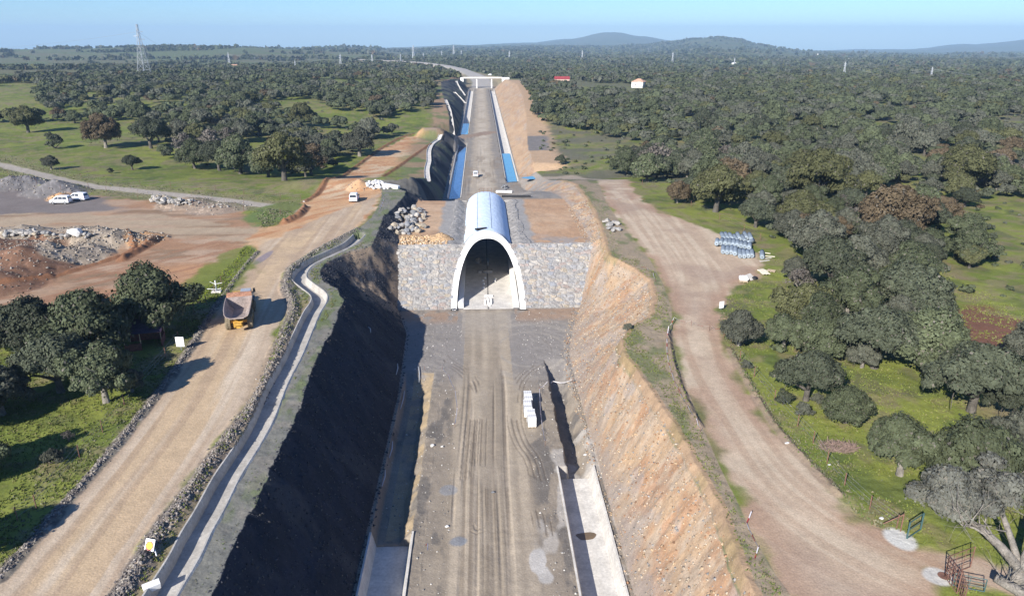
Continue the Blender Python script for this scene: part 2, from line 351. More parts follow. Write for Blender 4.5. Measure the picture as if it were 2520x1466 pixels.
# membrane sheets: long seams across
m = mat('membrane', (.60,.70,.82), .6, noise=[(.5,.06),(3,.05)], bump=.25, bscale=1.4); M['membrane'] = m
m = mat('roll_mesh', (.27,.32,.36), .6, .2, noise=[(5,.15)], bump=.5, bscale=14, rand=.12); M['roll'] = m
# ------------------------------------------------------------ mesh helpers
def link(name, me, m, parent=None, loc=None):
    o = bpy.data.objects.new(name, me); COL.objects.link(o)
    if m is not None and len(me.materials) == 0: me.materials.append(m)
    if parent is not None: o.parent = parent
    if loc is not None: o.location = loc
    return o
def np_mesh(name, V, F, col=None, smooth=False):
    V = np.asarray(V, np.float32); F = np.asarray(F, np.int32); k = F.shape[1]
    me = bpy.data.meshes.new(name)
    me.vertices.add(len(V)); me.vertices.foreach_set('co', V.ravel())
    me.loops.add(F.size); me.loops.foreach_set('vertex_index', F.ravel())
    me.polygons.add(len(F)); me.polygons.foreach_set('loop_start', np.arange(0, F.size, k, dtype=np.int32))
    if smooth: me.polygons.foreach_set('use_smooth', np.ones(len(F), bool))
    me.update(calc_edges=True)
    if col is not None:
        a = me.color_attributes.new('Col', 'FLOAT_COLOR', 'POINT')
        c = np.ones((len(V), 4), np.float32); c[:, :3] = col; a.data.foreach_set('color', c.ravel())
    return me
class MB:
    """collects shapes into one mesh"""
    def __init__(s): s.v = []; s.f = []
    def add(s, vs, fs):
        o = len(s.v); s.v += [tuple(map(float, q)) for q in vs]; s.f += [tuple(i+o for i in f) for f in fs]; return s
    def box(s, cx, cy, cz, sx, sy, sz, rz=0, rx=0, ry=0):
        R = Matrix.Rotation(rz, 3, 'Z') @ Matrix.Rotation(ry, 3, 'Y') @ Matrix.Rotation(rx, 3, 'X')
        vs = [Vector((cx, cy, cz))+R @ Vector((a*sx/2, b*sy/2, c*sz/2)) for c in (-1, 1) for a, b in ((-1,-1),(1,-1),(1,1),(-1,1))]
        return s.add(vs, [(0,3,2,1),(4,5,6,7),(0,1,5,4),(1,2,6,5),(2,3,7,6),(3,0,4,7)])
    def prism(s, pts, z0, z1):
        n = len(pts); vs = [(x, y, z0) for x, y in pts]+[(x, y, z1) for x, y in pts]
        return s.add(vs, [tuple(range(n))[::-1], tuple(range(n, 2*n))]+[(i, (i+1) % n, n+(i+1) % n, n+i) for i in range(n)])
    def loft(s, rings, cap=True, closed=True):
        n = len(rings[0]); vs = [p for r in rings for p in r]; fs = []
        for k in range(len(rings)-1):
            for i in range(n if closed else n-1):
                j = (i+1) % n; fs.append((k*n+i, k*n+j, (k+1)*n+j, (k+1)*n+i))
        if cap: fs += [tuple(range(n))[::-1], tuple(range((len(rings)-1)*n, len(rings)*n))]
        return s.add(vs, fs)
    def tube(s, pts, rs, n=6, cap=True):
        P = [Vector(p) for p in pts]
        if not hasattr(rs, '__len__'): rs = [rs]*len(P)
        rings = []
        for i, p in enumerate(P):
            d = (P[min(i+1, len(P)-1)]-P[max(i-1, 0)])
            d = d.normalized() if d.length > 1e-9 else Vector((0, 0, 1))
            a = d.cross(Vector((0, 0, 1)));  a = Vector((1, 0, 0)) if a.length < 1e-3 else a.normalized()
            b = a.cross(d)
            rings.append([p+rs[i]*(math.cos(2*math.pi*k/n)*a+math.sin(2*math.pi*k/n)*b) for k in range(n)])
        return s.loft(rings, cap)
    def cyl(s, p0, p1, r, n=16): return s.tube([p0, p1], [r, r], n)
    def rib(s, left, right, z=None):
        n = len(left); vs = list(left)+list(right)
        return s.add(vs, [(i, n+i, n+i+1, i+1) for i in range(n-1)])
    def build(s, name, m, parent=None, loc=None, smooth=False):
        me = bpy.data.meshes.new(name); me.from_pydata(s.v, [], s.f); me.update()
        if smooth: me.polygons.foreach_set('use_smooth', [True]*len(me.polygons))
        return link(name, me, m, parent, loc)
def tag(o, label, cat, group=None):
    o['label'] = label; o['category'] = cat
    if group: o['group'] = group
    return o
def struct(o, label=None, kind='structure', cat=None):
    o['kind'] = kind
    if label: o['label'] = label
    o['category'] = cat or o.name.split('.')[0].replace('_', ' ')
    return o
def thing(name, label, cat, loc=(0,0,0), rz=0, group=None):
    o = bpy.data.objects.new(name, None); COL.objects.link(o); o.location = loc; o.rotation_euler = (0, 0, rz)
    o.empty_display_size = .3
    return tag(o, label, cat, group)
def copy_tree(o, parent=None):
    c = o.copy(); COL.objects.link(c)
    if parent is not None: c.parent = parent
    for ch in list(o.children): copy_tree(ch, c)
    return c
def gz(x, y): return float(height(np.array([x]), np.array([y]), False)[0])
_T = np.geomspace(25, 6000, 4000)
def hit(u, v):
    """where the line of sight through a pixel meets the finished ground"""
    dx, dy, dz = ray(u, v); f = math.hypot(float(dx), float(dy))
    X = CAM[0]+dx*_T/f; Y = CAM[1]+dy*_T/f; Z = CAM[2]+dz*_T/f
    h = height(X, Y, False); k = np.argmax(Z < h)
    if k == 0: k = len(_T)-1
    a = (Z[k-1]-h[k-1])/((Z[k-1]-h[k-1])-(Z[k]-h[k])+1e-9)
    x = X[k-1]+a*(X[k]-X[k-1]); y = Y[k-1]+a*(Y[k]-Y[k-1])
    return float(x), float(y), gz(x, y)
# ------------------------------------------------------------ ground sheet
azs = np.concatenate([np.linspace(-.90, -.74, 40, endpoint=False), np.arange(-.74, .80, .00115), np.linspace(.80, .96, 40)])
vv = np.concatenate([np.arange(1760, 180, -1.75), np.arange(180, 128, -.9)])
b_ = (vv-733)/1800; Dr = 40.0*(cp-b_*sp)/(sp+b_*cp)
Dr = np.concatenate([[16, 20], Dr[Dr > 22], np.geomspace(Dr[-1]*1.012, 13900, 260)])
AZ, DD = np.meshgrid(azs, Dr)
dist = DD/np.cos(AZ-YAW)
GX = CAM[0]+np.sin(AZ)*dist; GY = np.cos(AZ)*dist
GZ = height(GX, GY)
x = GX.ravel(); y = GY.ravel(); z = GZ.ravel(); Dd = DD.ravel()
def mix(c, d, k): return c*(1-k[:, None])+np.asarray(d)[None]*k[:, None] if np.ndim(d) == 1 else c*(1-k[:, None])+d*k[:, None]
N1 = fbm(x/9, y/9, 51, 4); N2 = fbm(x/2.0, y/2.0, 52, 4); N3 = fbm(x/35, y/35, 53, 3); N4 = vnoise(x*2.2, y*2.2, 54)
grass = np.array([.130,.160,.034]); 
col = np.tile(grass, (len(x), 1)).astype(float)
col = mix(col, [.190,.210,.046], sstep(.42,.68,N1)*.85)
col = mix(col, [.20,.17,.09], sstep(.46,.62,N3*.4+N2*.6)*.7); col = mix(col, [.19,.145,.095], sstep(.58,.7,fbm(x/5,y/5,96,4))*.6)
col = mix(col, [.055,.08,.028], sstep(.55,.75,fbm(x/4,y/4,57,3))*.5)
rightside = (x > 15) & (y > 190)
col = mix(col, [.125,.118,.085], np.where(rightside, sstep(.36,.60,fbm(x/14,y/14,58,4)), 0)*.85)
farm = sstep(500, 900, Dd)
col = mix(col, [.095,.115,.052], farm*.8)
col = mix(col, [.14,.125,.07], farm*sstep(.45,.6,fbm(x/140,y/140,59,4))*.7)
col = mix(col, [.075,.09,.04], sstep(2500,5000,Dd)*.5)
EDG = (fbm(x/3.0, y/3.0, 61, 4)-.5)
def soft(poly, wid=1.2, n=2.5, m=12):
    d = sdist(poly, x, y, m); return 1-sstep(-wid*.5, wid*.5, d+EDG*n*2), d
TAN=[.46,.34,.215]; ORG=[.43,.235,.12]; RED=[.27,.145,.085]; GREY=[.235,.215,.20]; DK=[.075,.078,.082]; BRN=[.20,.135,.085]
k, dy_ = soft(yard, 2, 3); yc = mix(np.tile(np.array([.31,.185,.11]), (len(x),1)), [.36,.255,.175], sstep(.4,.62,fbm(x/12,y/4,62,4)))
yc = mix(yc, BRN, sstep(.5,.68,fbm(x/10,y/3.5,63,4))*.8)
u_, v_, _zc = proj(x, y, z)
yg = sstep(.4,.6,fbm(x/9,y/9,64,3)*.6+.4*sstep(330,120,u_)*sstep(540,500,v_)*1.6)
yc = mix(yc, [.155,.14,.135], np.where(v_ < 540, yg, 0)*.9)
yc = mix(yc, ORG, np.where(v_ > 590, sstep(.35,.65,fbm(x/15,y/6,65,3)), 0)*.65)
yc = mix(yc, RED, np.where((v_ > 590), sstep(.52,.62,fbm((x+y)/9,(x-y)/1.6,66,3)), 0)*.7)
col = mix(col, yc, k)
k, _ = soft(band, 2.5, 3); col = mix(col, [.35,.27,.185], k*sstep(.2,.55,fbm(x/14,y/1.8,67,3)))
for (mx, my), r, h, kd in MND:
    d = np.hypot(x-mx, (y-my)*1.1)/r
    base = {0:[.26,.215,.165],1:[.15,.085,.055],2:[.155,.145,.14],3:[.42,.25,.13],4:[.26,.20,.15]}[kd]
    c2 = mix(np.tile(np.array(base,float),(len(x),1)), np.array(base)*1.6, sstep(.62,.8,N4)*.8)
    col = mix(col, c2, 1-sstep(.85,1.12,d+EDG*.6))
d, _ = ldist(farm_track, x, y, 12); col = mix(col, [.34,.30,.25], 1-sstep(1.6,2.6,d+EDG*1.5)); col = mix(col, [.20,.18,.10], (sstep(1.4,2.6,d)-sstep(4,7,d+EDG*4))*.6)
k, _ = soft(orange, 1.5, 2); oc = mix(np.tile(np.array([.45,.275,.15]),(len(x),1)), [.48,.36,.235], sstep(.42,.66,fbm(x/7,y/9,68,4)))
oc = mix(oc, [.36,.17,.08], sstep(.5,.64,fbm((x-y)/2.2,(x+y)/13,69,3))*.7)
col = mix(col, oc, k)
k, dh = soft(haul, 1.0, 1.2); ux = np.interp(y, [p_[1] for p_ in haulL[:-2]], [p_[0] for p_ in haulL[:-2]]); lat = x-ux
hc = mix(np.tile(np.array(TAN),(len(x),1)), [.52,.425,.315], sstep(.38,.64,fbm(lat/1.3,y/45,71,2)))
hc = mix(hc, [.34,.245,.165], sstep(.55,.75,fbm(lat/.8,y/30,72,2))*.6)
hc = mix(hc, [.30,.225,.165], sstep(88,112,y)*.55*sstep(.35,.6,N2*.4+N1*.6))
hc = mix(hc, [.36,.27,.19], sstep(-3.2,-.4,dh)*.6)
col = mix(col, hc, k)
# strip between haul road and crest
for ln, wd, cc in ((bermR, .95, [.19,.16,.135]), (bermL, .6, [.19,.165,.13])):
    d, _ = ldist(ln, x, y, 12); ccv = mix(np.tile(np.array(cc),(len(x),1)), [.10,.085,.075], sstep(.5,.62,vnoise(x*2.6,y*2.6,73))*.8)
    ccv = mix(ccv, [.42,.37,.31], sstep(.76,.9,vnoise(x*3.1,y*3.1,74))*.5)
    col = mix(col, ccv, 1-sstep(wd*.7,wd*1.3,d+EDG*.8))
d, _ = ldist(chanP, x, y, 14); col = mix(col, [.26,.20,.14], (1-sstep(1.8,3.4,d+EDG*2))*(d<900)*.75)
# right hand roads
k, dr_ = soft(roadR, 1.6, 2.0); rdl, ral = ldist(smooth(up([(2350,1420),(2150,1330),(2000,1240),(1900,1150),(1810,1020),(1740,900),(1710,790),(1700,680),(1620,560),(1540,470)]), 4), x, y, 40)
rc = mix(np.tile(np.array([.41,.31,.22]),(len(x),1)), [.48,.385,.28], sstep(.36,.62,fbm(rdl/.9,ral/22,75,3)))
rc = mix(rc, [.31,.225,.17], sstep(.50,.66,N1*.7+N3*.3)*.6)
sw = np.hypot(x-47, y-40); rc = mix(rc, [.50,.42,.335], sstep(.5,.75,vnoise(sw*1.6, x*.03, 92))*.5*(sw<16)*(sw>5))
rc = mix(rc, [.33,.20,.13], sstep(-4,-.3,dr_)*.55*sstep(.4,.6,N1))
rc = mix(rc, [.29,.27,.25], sstep(30,45,x)*(1-sstep(45,56,y))*sstep(.3,.5,N1)*.8)
col = mix(col, rc, k)
d, _ = ldist(pathR, x, y, 12); col = mix(col, [.33,.27,.205], (1-sstep(2.5,4.5,d+EDG*3))*(d<900))
d, _ = ldist(redtrack, x, y, 14); col = mix(col, [.36,.205,.125], (1-sstep(3.0,4.8,d+EDG*2))*(d<900))
# cutting
W = sdist(Wp, x, y, 60); C = sdist(Cp, x, y, 60)+crest_noise(x, y)
t = np.maximum(W,0)/(np.maximum(W,0)+np.maximum(-C,0)+1e-6); inC = (C < 0) & (W > 0)
lc = mix(np.tile(np.array([.030,.034,.046]),(len(x),1)), [.022,.026,.036], sstep(.4,.6,N2)); lc = mix(lc, [.06,.062,.066], sstep(.6,.75,fbm(x/5,y/5,76,4))*.6)  # dark netting tone, lowered further so the colour carries part of the shade
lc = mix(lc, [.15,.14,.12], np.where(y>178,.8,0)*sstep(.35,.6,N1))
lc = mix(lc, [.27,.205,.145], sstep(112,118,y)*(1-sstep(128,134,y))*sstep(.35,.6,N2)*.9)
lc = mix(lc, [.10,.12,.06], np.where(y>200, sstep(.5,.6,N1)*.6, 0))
rcut = mix(np.tile(np.array([.385,.27,.17]),(len(x),1)), [.36,.29,.22], sstep(.38,.62,fbm(x/1.6,y/1.6,91,4))*.7); rcut = mix(rcut, [.33,.175,.095], sstep(.50,.66,fbm(x/1.8,y/2.2,77,5))*.6); NF = vnoise(x*4.5, y*4.5, 90); rcut = mix(rcut, [.30,.20,.13], sstep(.62,.85,NF)*.45)
rcut = mix(rcut, [.30,.27,.25], sstep(.54,.66,fbm(x/1.8,y/3,78,4))*.5); rcut = mix(rcut, [.46,.37,.27], sstep(.72,.92,N4)*.5)
rcut = mix(rcut, [.27,.225,.19], (1-sstep(.02,.45,t+EDG*.8))*.8*(y<190))
rcut = mix(rcut, [.27,.245,.215], np.where((y>196)&(y<246),1,0)*sstep(.3,.5,N2)*.9)
rcut = mix(rcut, [.42,.29,.18], (y>250)*.75*sstep(.3,.6,fbm(x/4,y/30,93,3))); rcut = mix(rcut, [.33,.22,.14], (y>250)*.6*sstep(.5,.65,fbm(x/3,y/12,94,3)))
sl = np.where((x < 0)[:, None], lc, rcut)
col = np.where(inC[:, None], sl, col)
# crests and benches
kl = (C > 0) & (C < 9) & (x < -12) & (y < 182) & (y > 20)
gl = mix(np.tile(np.array([.165,.162,.140]),(len(x),1)), [.12,.15,.06], sstep(.5,.66,fbm(x/2,y/4,79,4))*.75); gl = mix(gl, [.21,.19,.16], sstep(.52,.66,N2)*.6)
dch, _ = ldist(chanP, x, y, 16)
infl = kl & ((dch < 9) & ((x-np.interp(y, [p[1] for p in chanP if p[1]<104][::1], [p[0] for p in chanP if p[1]<104])) > 0) | (y > 100)) & (sdist(haul, x, y, 3) > 0) & (sdist(orange, x, y, 3) > 0)
col = mix(col, gl, infl*1.0*(1-sstep(4.5,7.5,C+EDG*5)))
kr = (C > -.6) & (C < 7) & (x > 10) & (y < 200)
brn = mix(np.tile(np.array([.27,.215,.15]),(len(x),1)), [.12,.145,.06], sstep(.48,.64,fbm(x/2,y/4,80,4))*.7)
col = mix(col, brn, kr*(dr_ > 0)*(1-sstep(5,7.5,C+EDG*3)))
col = mix(col, [.42,.26,.15], kr*(np.abs(C) < .5)*.5)
kf = (C > 0) & (C < 16) & (x > 14) & (y > 240) & (y < 700)
col = mix(col, [.41,.285,.18], kf*(1-sstep(8,13,C+EDG*6))); 
col = mix(col, [.16,.155,.15], kf*(1-sstep(7,11,C+EDG*4))*(y>285)*(y<330)*.9)
kf = (C > 0) & (C < 30) & (x < -14) & (y > 186) & (y < 700)
col = mix(col, mix(np.tile(np.array([.27,.19,.12]),(len(x),1)), [.12,.15,.06], sstep(.45,.6,N1)), kf*(1-sstep(6,12,C+EDG*6))*.9)
# bottom
fl = (W <= 0)
xb = x+.4; wob = (fbm(y/40, x*0, 31, 2)-.5)*1.6; st = vnoise((x+wob)*1.1, y*.02, 81); s2 = vnoise((x+wob)*4, y*.03, 82)
f = mix(np.tile(np.array([.275,.23,.175]),(len(x),1)), [.37,.31,.235], sstep(.35,.7,st)*(np.abs(xb)<4.5))
f = mix(f, [.16,.13,.10], sstep(.6,.8,s2)*.7*sstep(.48,.6,fbm(x/2.2,y/26,34,2))*(np.abs(xb+1)<4.4)*(y<118))
f = mix(f, [.235,.20,.16], sstep(4.2,6,np.abs(xb)+EDG*3)*.8); f = mix(f, [.30,.255,.20], sstep(.5,.68,fbm(x/2.4,y/6,95,4))*.5*(y<122))
f = mix(f, [.125,.115,.105], sstep(.54,.68,fbm(x/1.6,y/4,83,4))*sstep(3.8,5.5,np.abs(xb))*.8)
f = mix(f, [.38,.35,.31], sstep(.60,.68,fbm(x/2.6,y/5,84,3))*sstep(3.5,5,xb)*(y<80)*.8)
apr = sstep(88,100,y)*(1-sstep(120,123,y))
swx = np.hypot(xb-7,(y-105)*.8); f = mix(f, [.235,.215,.195], apr*(np.abs(xb)>3.6)); f = mix(f, [.31,.28,.24], apr*sstep(.6,.8,vnoise(swx*1.8,y*.02,85))*.6*(xb>2))
f = mix(f, [.33,.29,.24], apr*(np.abs(xb)<4.2)*sstep(104,118,y)*.8)
swx2 = np.hypot(xb+7,(y-103)*.8); f = mix(f, [.17,.15,.125], apr*sstep(.7,.9,vnoise(swx2*1.2,y*.05,86))*.5*(xb<-3)*sstep(.4,.6,N1))
f = mix(f, [.30,.205,.14], sstep(115,119,y)*(1-sstep(122,124,y))*(np.abs(xb)>5)*sstep(.35,.55,N2)*.8)
f = mix(f, [.20,.19,.185], sstep(122,123.5,y)*(y<133))
pad = sstep(131.6,132.6,y)*(1-sstep(172,174,y))
pc = mix(np.tile(np.array([.40,.255,.155]),(len(x),1)), [.45,.31,.20], sstep(.4,.6,N1)); pc = mix(pc, [.33,.22,.14], sstep(.55,.7,fbm(x/9,y/3,87,4))*.5)
pc = mix(pc, [.29,.275,.255], (1-sstep(8.8,9.8,np.abs(xb)+EDG*1.8)))
pc = mix(pc, [.29,.27,.25], (x>8)*(1-sstep(134,140,y+EDG*8))*sstep(.42,.5,N2)*.8)
pc = mix(pc, [.43,.285,.15], (x<-7)*(1-sstep(138,141,y+EDG*4)))
f = mix(f, pc, pad)
ff = sstep(186,215,y); fc = mix(np.tile(np.array([.36,.305,.235]),(len(x),1)), [.24,.215,.185], sstep(3,5.5,np.abs(xb)+EDG*3))
fc = mix(fc, [.45,.39,.31], (1-sstep(1,3.5,np.abs(xb)))*sstep(.3,.6,N1)*.8); fc = mix(fc, [.23,.185,.14], sstep(.55,.68,fbm(x/2,y/7,88,4))*(y<300)*.6)
f = mix(f, fc, ff); f = mix(f, [.27,.25,.225], sstep(172,176,y)*(1-sstep(200,225,y))*(np.abs(xb)>6)*.7)
for ln_ in tyre:
    d, al = ldist(ln_, x, y, 4); f = mix(f, [.16,.13,.10], (d < .95)*(al > 1.2)*sstep(.17,.08,np.abs(np.mod(d,.62)-.31))*.55*sstep(.46,.56,fbm(x/2.5, y/5, 16, 2)))
f = mix(f, [.35,.27,.17], (x>-11)*(x<-8.2)*(y>61)*(y<97)*sstep(.3,.5,N2)*.9)
col = np.where(fl[:, None], f, col)
k = ldist([upz(1062,336),(-13.5,352),(4,380)], x, y, 20)[0]; col = mix(col, [.27,.20,.15], (1-sstep(3.2,4.8,k+EDG*3))*(k<900))
ke, _ = ldist(emb, x, y, 60); col = mix(col, [.37,.34,.30], (1-sstep(9,13,ke+EDG*3))*(y>700)*(ke<900)); col = mix(col, [.30,.24,.16], (sstep(9,13,ke)-sstep(17,26,ke+EDG*10))*(y>725)*(ke<900)*.8)
# low banks of pushed up earth
for q_, (ln_, w_, h_) in enumerate(bermY):
    d, _ = ldist(ln_, x, y, 12); col = mix(col, [.20,.095,.05] if q_ < 5 else [.22,.165,.12], (1-sstep(w_*.8, w_*1.3, d+EDG*.5))*.85)
# single patches
def blot(u, v, r, c, a=1.0, asp=1.0, nz=.5):
    X0, Y0, _ = hit(u, v); d = np.hypot(x-X0, (y-Y0)*asp)/r; global col
    col = mix(col, c, (1-sstep(.8,1.15,d+EDG*nz*2))*a)
blot(2440,815,7.0,[.15,.075,.05],1,.72); blot(2405,860,4.0,[.15,.075,.05],1,.8); blot(2215,1325,1.15,[.50,.49,.45],1,.85,.25); blot(2305,1417,.95,[.48,.46,.42],1,1.0,.2)
blot(600,950,6,[.36,.20,.12],0,1); blot(660,525,5,[.12,.16,.05],1,.5); blot(690,515,4,[.13,.15,.05],1,.6)
blot(1325,1375,.6,[.44,.42,.39],.9,.35,1.0); blot(1345,1415,.7,[.42,.40,.37],.9,.6,1.0)
blot(1130,1330,.9,[.18,.20,.23],.8); blot(1105,1205,.9,[.22,.24,.27],.6)
_x,_y,_z = hit(650,632); kk_ = np.hypot(x-_x-(y-_y)*.12,(y-_y)*.2)/.85; col = mix(col, [.24,.20,.205], (1-sstep(.8,1.1,kk_+EDG*.6)))
for (u,v,r) in ((530,690,5),(555,665,4),(585,630,3),(505,715,4)): blot(u,v,r,[.14,.165,.035],.8,.6)
nr, nc = GX.shape
idx = np.arange(nr*nc).reshape(nr, nc)
F = np.stack([idx[:-1,:-1], idx[:-1,1:], idx[1:,1:], idx[1:,:-1]], -1).reshape(-1, 4)
fx = x[F].mean(1); fy = y[F].mean(1); fD = Dd[F].mean(1)
fW = W[F].max(1); fC = C[F].mean(1)
def inpoly(p): return sdist(p, x, y, 2)[F].mean(1) < 0
cls = np.zeros(len(F), int)
cls[fD > 900] = 9
cls[inpoly(yard)] = 2; cls[inpoly(orange)] = 3; cls[inpoly(haul)] = 1; cls[inpoly(roadR)] = 4
cls[ldist(farm_track, x, y, 4)[0][F].mean(1) < 2.1] = 8
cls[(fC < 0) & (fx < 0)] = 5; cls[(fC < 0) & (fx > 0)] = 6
cls[(fW <= 0)] = 7; cls[(fW <= 0) & (fy > 132.4) & (fy < 172.5)] = 10
cls[(ke[F].mean(1) < 12) & (fy > 740)] = 7
names = {0:'ground',1:'haul_road',2:'earth_yard',3:'dirt_junction',4:'service_road',5:'shaded_cutting_slope',6:'sunlit_cutting_slope',7:'railway_bed',8:'farm_track',9:'distant_hills',10:'backfill_terrace'}
V = np.stack([x, y, z], 1)
for k, nm in names.items():
    f_ = F[cls == k]
    if len(f_) == 0: continue
    u, inv = np.unique(f_, return_inverse=True)
    me = np_mesh(nm, V[u], inv.reshape(-1, 4), col[u], smooth=True)
    struct(link(nm, me, M['earth']))
# ============================================================ tunnel
def arch(hw, ap, n=40, zc=0.0):
    out = []
    for i in range(n+1):
        a = math.pi*i/n; c, s_ = math.cos(a), math.sin(a)
        out.append((hw*math.copysign(abs(c)**.85, c), zc+(ap-zc)*abs(s_)**.98))
    return out
T0, T1 = 122.9, 171.5
tun = thing('false_tunnel', 'white concrete tunnel tube with a slanted arched mouth between two stone faced slopes', 'tunnel', (0, T0, 0))
OUT, INN = arch(6.55, 11.2), arch(5.65, 10.35)
def ysl(z): return z*1.0-.25
mb = MB(); n = len(OUT)     # shell: outside, inside and far end
mb.loft([[(x, ysl(z)+.8, z-.1*(z < .01)) for x, z in OUT], [(x, T1-T0, z) for x, z in OUT]], False, False)
mb.loft([[(x, T1-T0, z) for x, z in OUT], [(x, T1-T0, z) for x, z in INN]], False, False)
mb.build('tube_shell', M['concrete'], tun, smooth=True)
mb = MB(); mb.loft([[(x, ysl(z)+.5, z) for x, z in INN], [(x, T1-T0, z) for x, z in INN]], False, False); mb.build('inner_lining', M['tunnel_inside'], tun, smooth=True)
mb = MB(); O2 = arch(6.68, 11.33)
mb.loft([[(x, ysl(z)+.5, z) for x, z in INN], [(x, ysl(z), z) for x, z in INN], [(x, ysl(z), z) for x, z in O2], [(x, ysl(z)+1.3, z) for x, z in O2], [(x, ysl(z)+1.3, z) for x, z in OUT]], False, False)
mb.build('portal_ring', M['white_concrete'], tun)
mb = MB()
for s in (-1, 1):
    mb.box(s*2.31, 24.3, -.02, 4.34, 48.4, .16)
mb.box(0, 24.3, -.06, .28, 48.2, .06); mb.build('floor_slab', M['concrete'], tun)
MB().box(0, 24.3, -.02, .26, 48.2, .03).build('drain_slot', M['mudpuddle'], tun)
for s in (-1, 1):
    mb = MB().box(s*4.98, 24.2+.25, .55, .98, 47.8, 1.0); mb.box(s*5.0, 24.4, 1.075, .5, 47.6, .05); mb.build('walkway', M['white_concrete'], tun)
rr = random.Random(4)
mb = MB(); ys_ = np.arange(0, 37.2, .6); rg = []
def edge(y, s):
    return (4.35+.35*vnoise(y*.35, 0, 3 if s > 0 else 5)+.25*vnoise(y*1.7, 1, 6)-.4*(s < 0)*(vnoise(y*.2, 4, 2) > .6)+(1.1*max(0, 1-y/5) if s < 0 else .3*max(0, 1-y/4)))
OC = arch(6.62, 11.27, 80); xs_, zs_ = np.array(OC)[::-1].T
for y in ys_:
    xl, xr = -edge(float(y), -1), edge(float(y), 1)
    r_ = []
    for k in range(25):
        x_ = xl+(xr-xl)*k/24; r_.append((x_, 12.35-.1+float(y)+.0*k, float(np.interp(x_, xs_, zs_))+.02+.012*math.sin(k*5.1+y)))
    rg.append(r_)
mb.loft(rg, False, False); mb.build('membrane_sheet', M['membrane'], tun, smooth=True)
mb = MB()
for x_ in (-1.9, .9):
    mb.tube([(x_, 14+yy, float(np.interp(x_, xs_, zs_))+.06) for yy in (0, 12, 24, 35)], .035, 4)
mb.build('sheet_seam', M['steel'], tun)
mb = MB(); mb.box(-1.2, 13.6, 11.4, 2.4, .12, .3, .35); mb.add([(-2.4, 13.0, 11.18), (-.2, 14.3, 11.5), (-.2, 13.6, 11.42), (-1.9, 12.7, 11.2)], [(0, 1, 2, 3)]); mb.build('loose_flap', M['dark'], tun)
mb = MB()
for x_ in (-1.4, -.5, .5, 1.4): mb.cyl((x_, 48.3, 11), (x_, 48.3, 12.3), .035, 6)
for z_ in (11.75, 12.28): mb.cyl((-1.4, 48.3, z_), (1.4, 48.3, z_), .03, 6)
mb.build('railing', M['rust'], tun)
# concrete blocks and bundles left on the tunnel floor
def block(nm, lab, cat, x, y, sx, sy, sz, m='white', rz=0, group=None, z=.06):
    b = MB().box(0, 0, sz/2, sx, sy, sz); b.box(0, 0, sz+.012, sx*.6, sy*.6, .02)
    o = b.build(nm, M[m]); o.location = (x, y, z); o.rotation_euler = (0, 0, rz); tag(o, lab, cat, group); return o
kk = 0
for i in range(3):
    for j in range(4):
        if (i, j) in ((0, 3),): continue
        block('concrete_block', 'small white precast block in the '+('left', 'middle', 'right')[i]+' column at the tunnel mouth, '+('first', 'second', 'third', 'last')[j]+' from front', 'block', -.55+i*.5+rr.uniform(-.05, .05), 125.2+j*.75, .32, .34, .42, 'white_concrete', rr.uniform(-.15, .15), 'blocks stacked at the tunnel mouth')
block('concrete_block', 'single white block lying in front of the block stack at the tunnel mouth', 'block', .15, 124.2, .34, .34, .34, 'white_concrete', .5)
block('white_beam', 'short white beam laid across the drain slot of the tunnel floor', 'beam', .1, 129.5, 1.5, .32, .28, 'white_concrete')
for x_, y_ in ((-.8, 134.2), (-.75, 136.6), (-.9, 138.6), (-.5, 140.4)):
    block('concrete_block', 'small white block standing left of the drain slot inside the tunnel', 'block', x_, y_, .3, .32, .3, 'white_concrete', rr.random(), 'blocks left of the drain slot')
for x_, y_ in ((1.4, 138.2), (1.6, 139.6)):
    block('concrete_block', 'small white block lying right of the drain slot inside the tunnel', 'block', x_, y_, .36, .3, .3, 'white_concrete', rr.random(), 'blocks right of the drain slot')
block('pallet_of_panels', 'low grey stack of panels across the drain slot at the shade line', 'panels', .1, 144.4, 1.9, 1.1, .55, 'concrete_dark')
block('concrete_block', 'grey block in the shade left of the panel stack inside the tunnel', 'block', -1.6, 144.2, .7, .8, .5, 'concrete_dark', .3)
o = MB().tube([(0,0,0), (0,0,.1), (0,0,.8), (0,0,1.15), (0,0,1.2)], [.5,.62,.68,.5,.15], 10).build('bulk_bag', M['concrete_dark']); o.location = (-1.9, 151, .06); tag(o, 'grey bulk bag standing in the dark inside the tunnel', 'bag')
o = MB().box(0, 0, .5, .35, 3.0, .9).build('equipment_frame', M['steel']); o.location = (.2, 150, .06); tag(o, 'grey steel frame parked on the drain slot inside the dark tunnel', 'equipment')
t = thing('pipe_end', 'bent dark hose lying at the left foot of the tunnel mouth', 'hose', (-6.1, 122.2, .1)); MB().tube([(-.6,0,0), (-.3,.2,.25), (.1,.1,.35), (.5,-.2,.1)], .1, 6).build('hose', M['dark'], t)
t = thing('dark_pipe', 'dark pipe lying at the right foot of the tunnel mouth', 'pipe', (6.0, 122.0, .1)); MB().tube([(-.8,.25,.05), (.9,-.2,.05)], .1, 6).build('pipe', M['dark'], t)
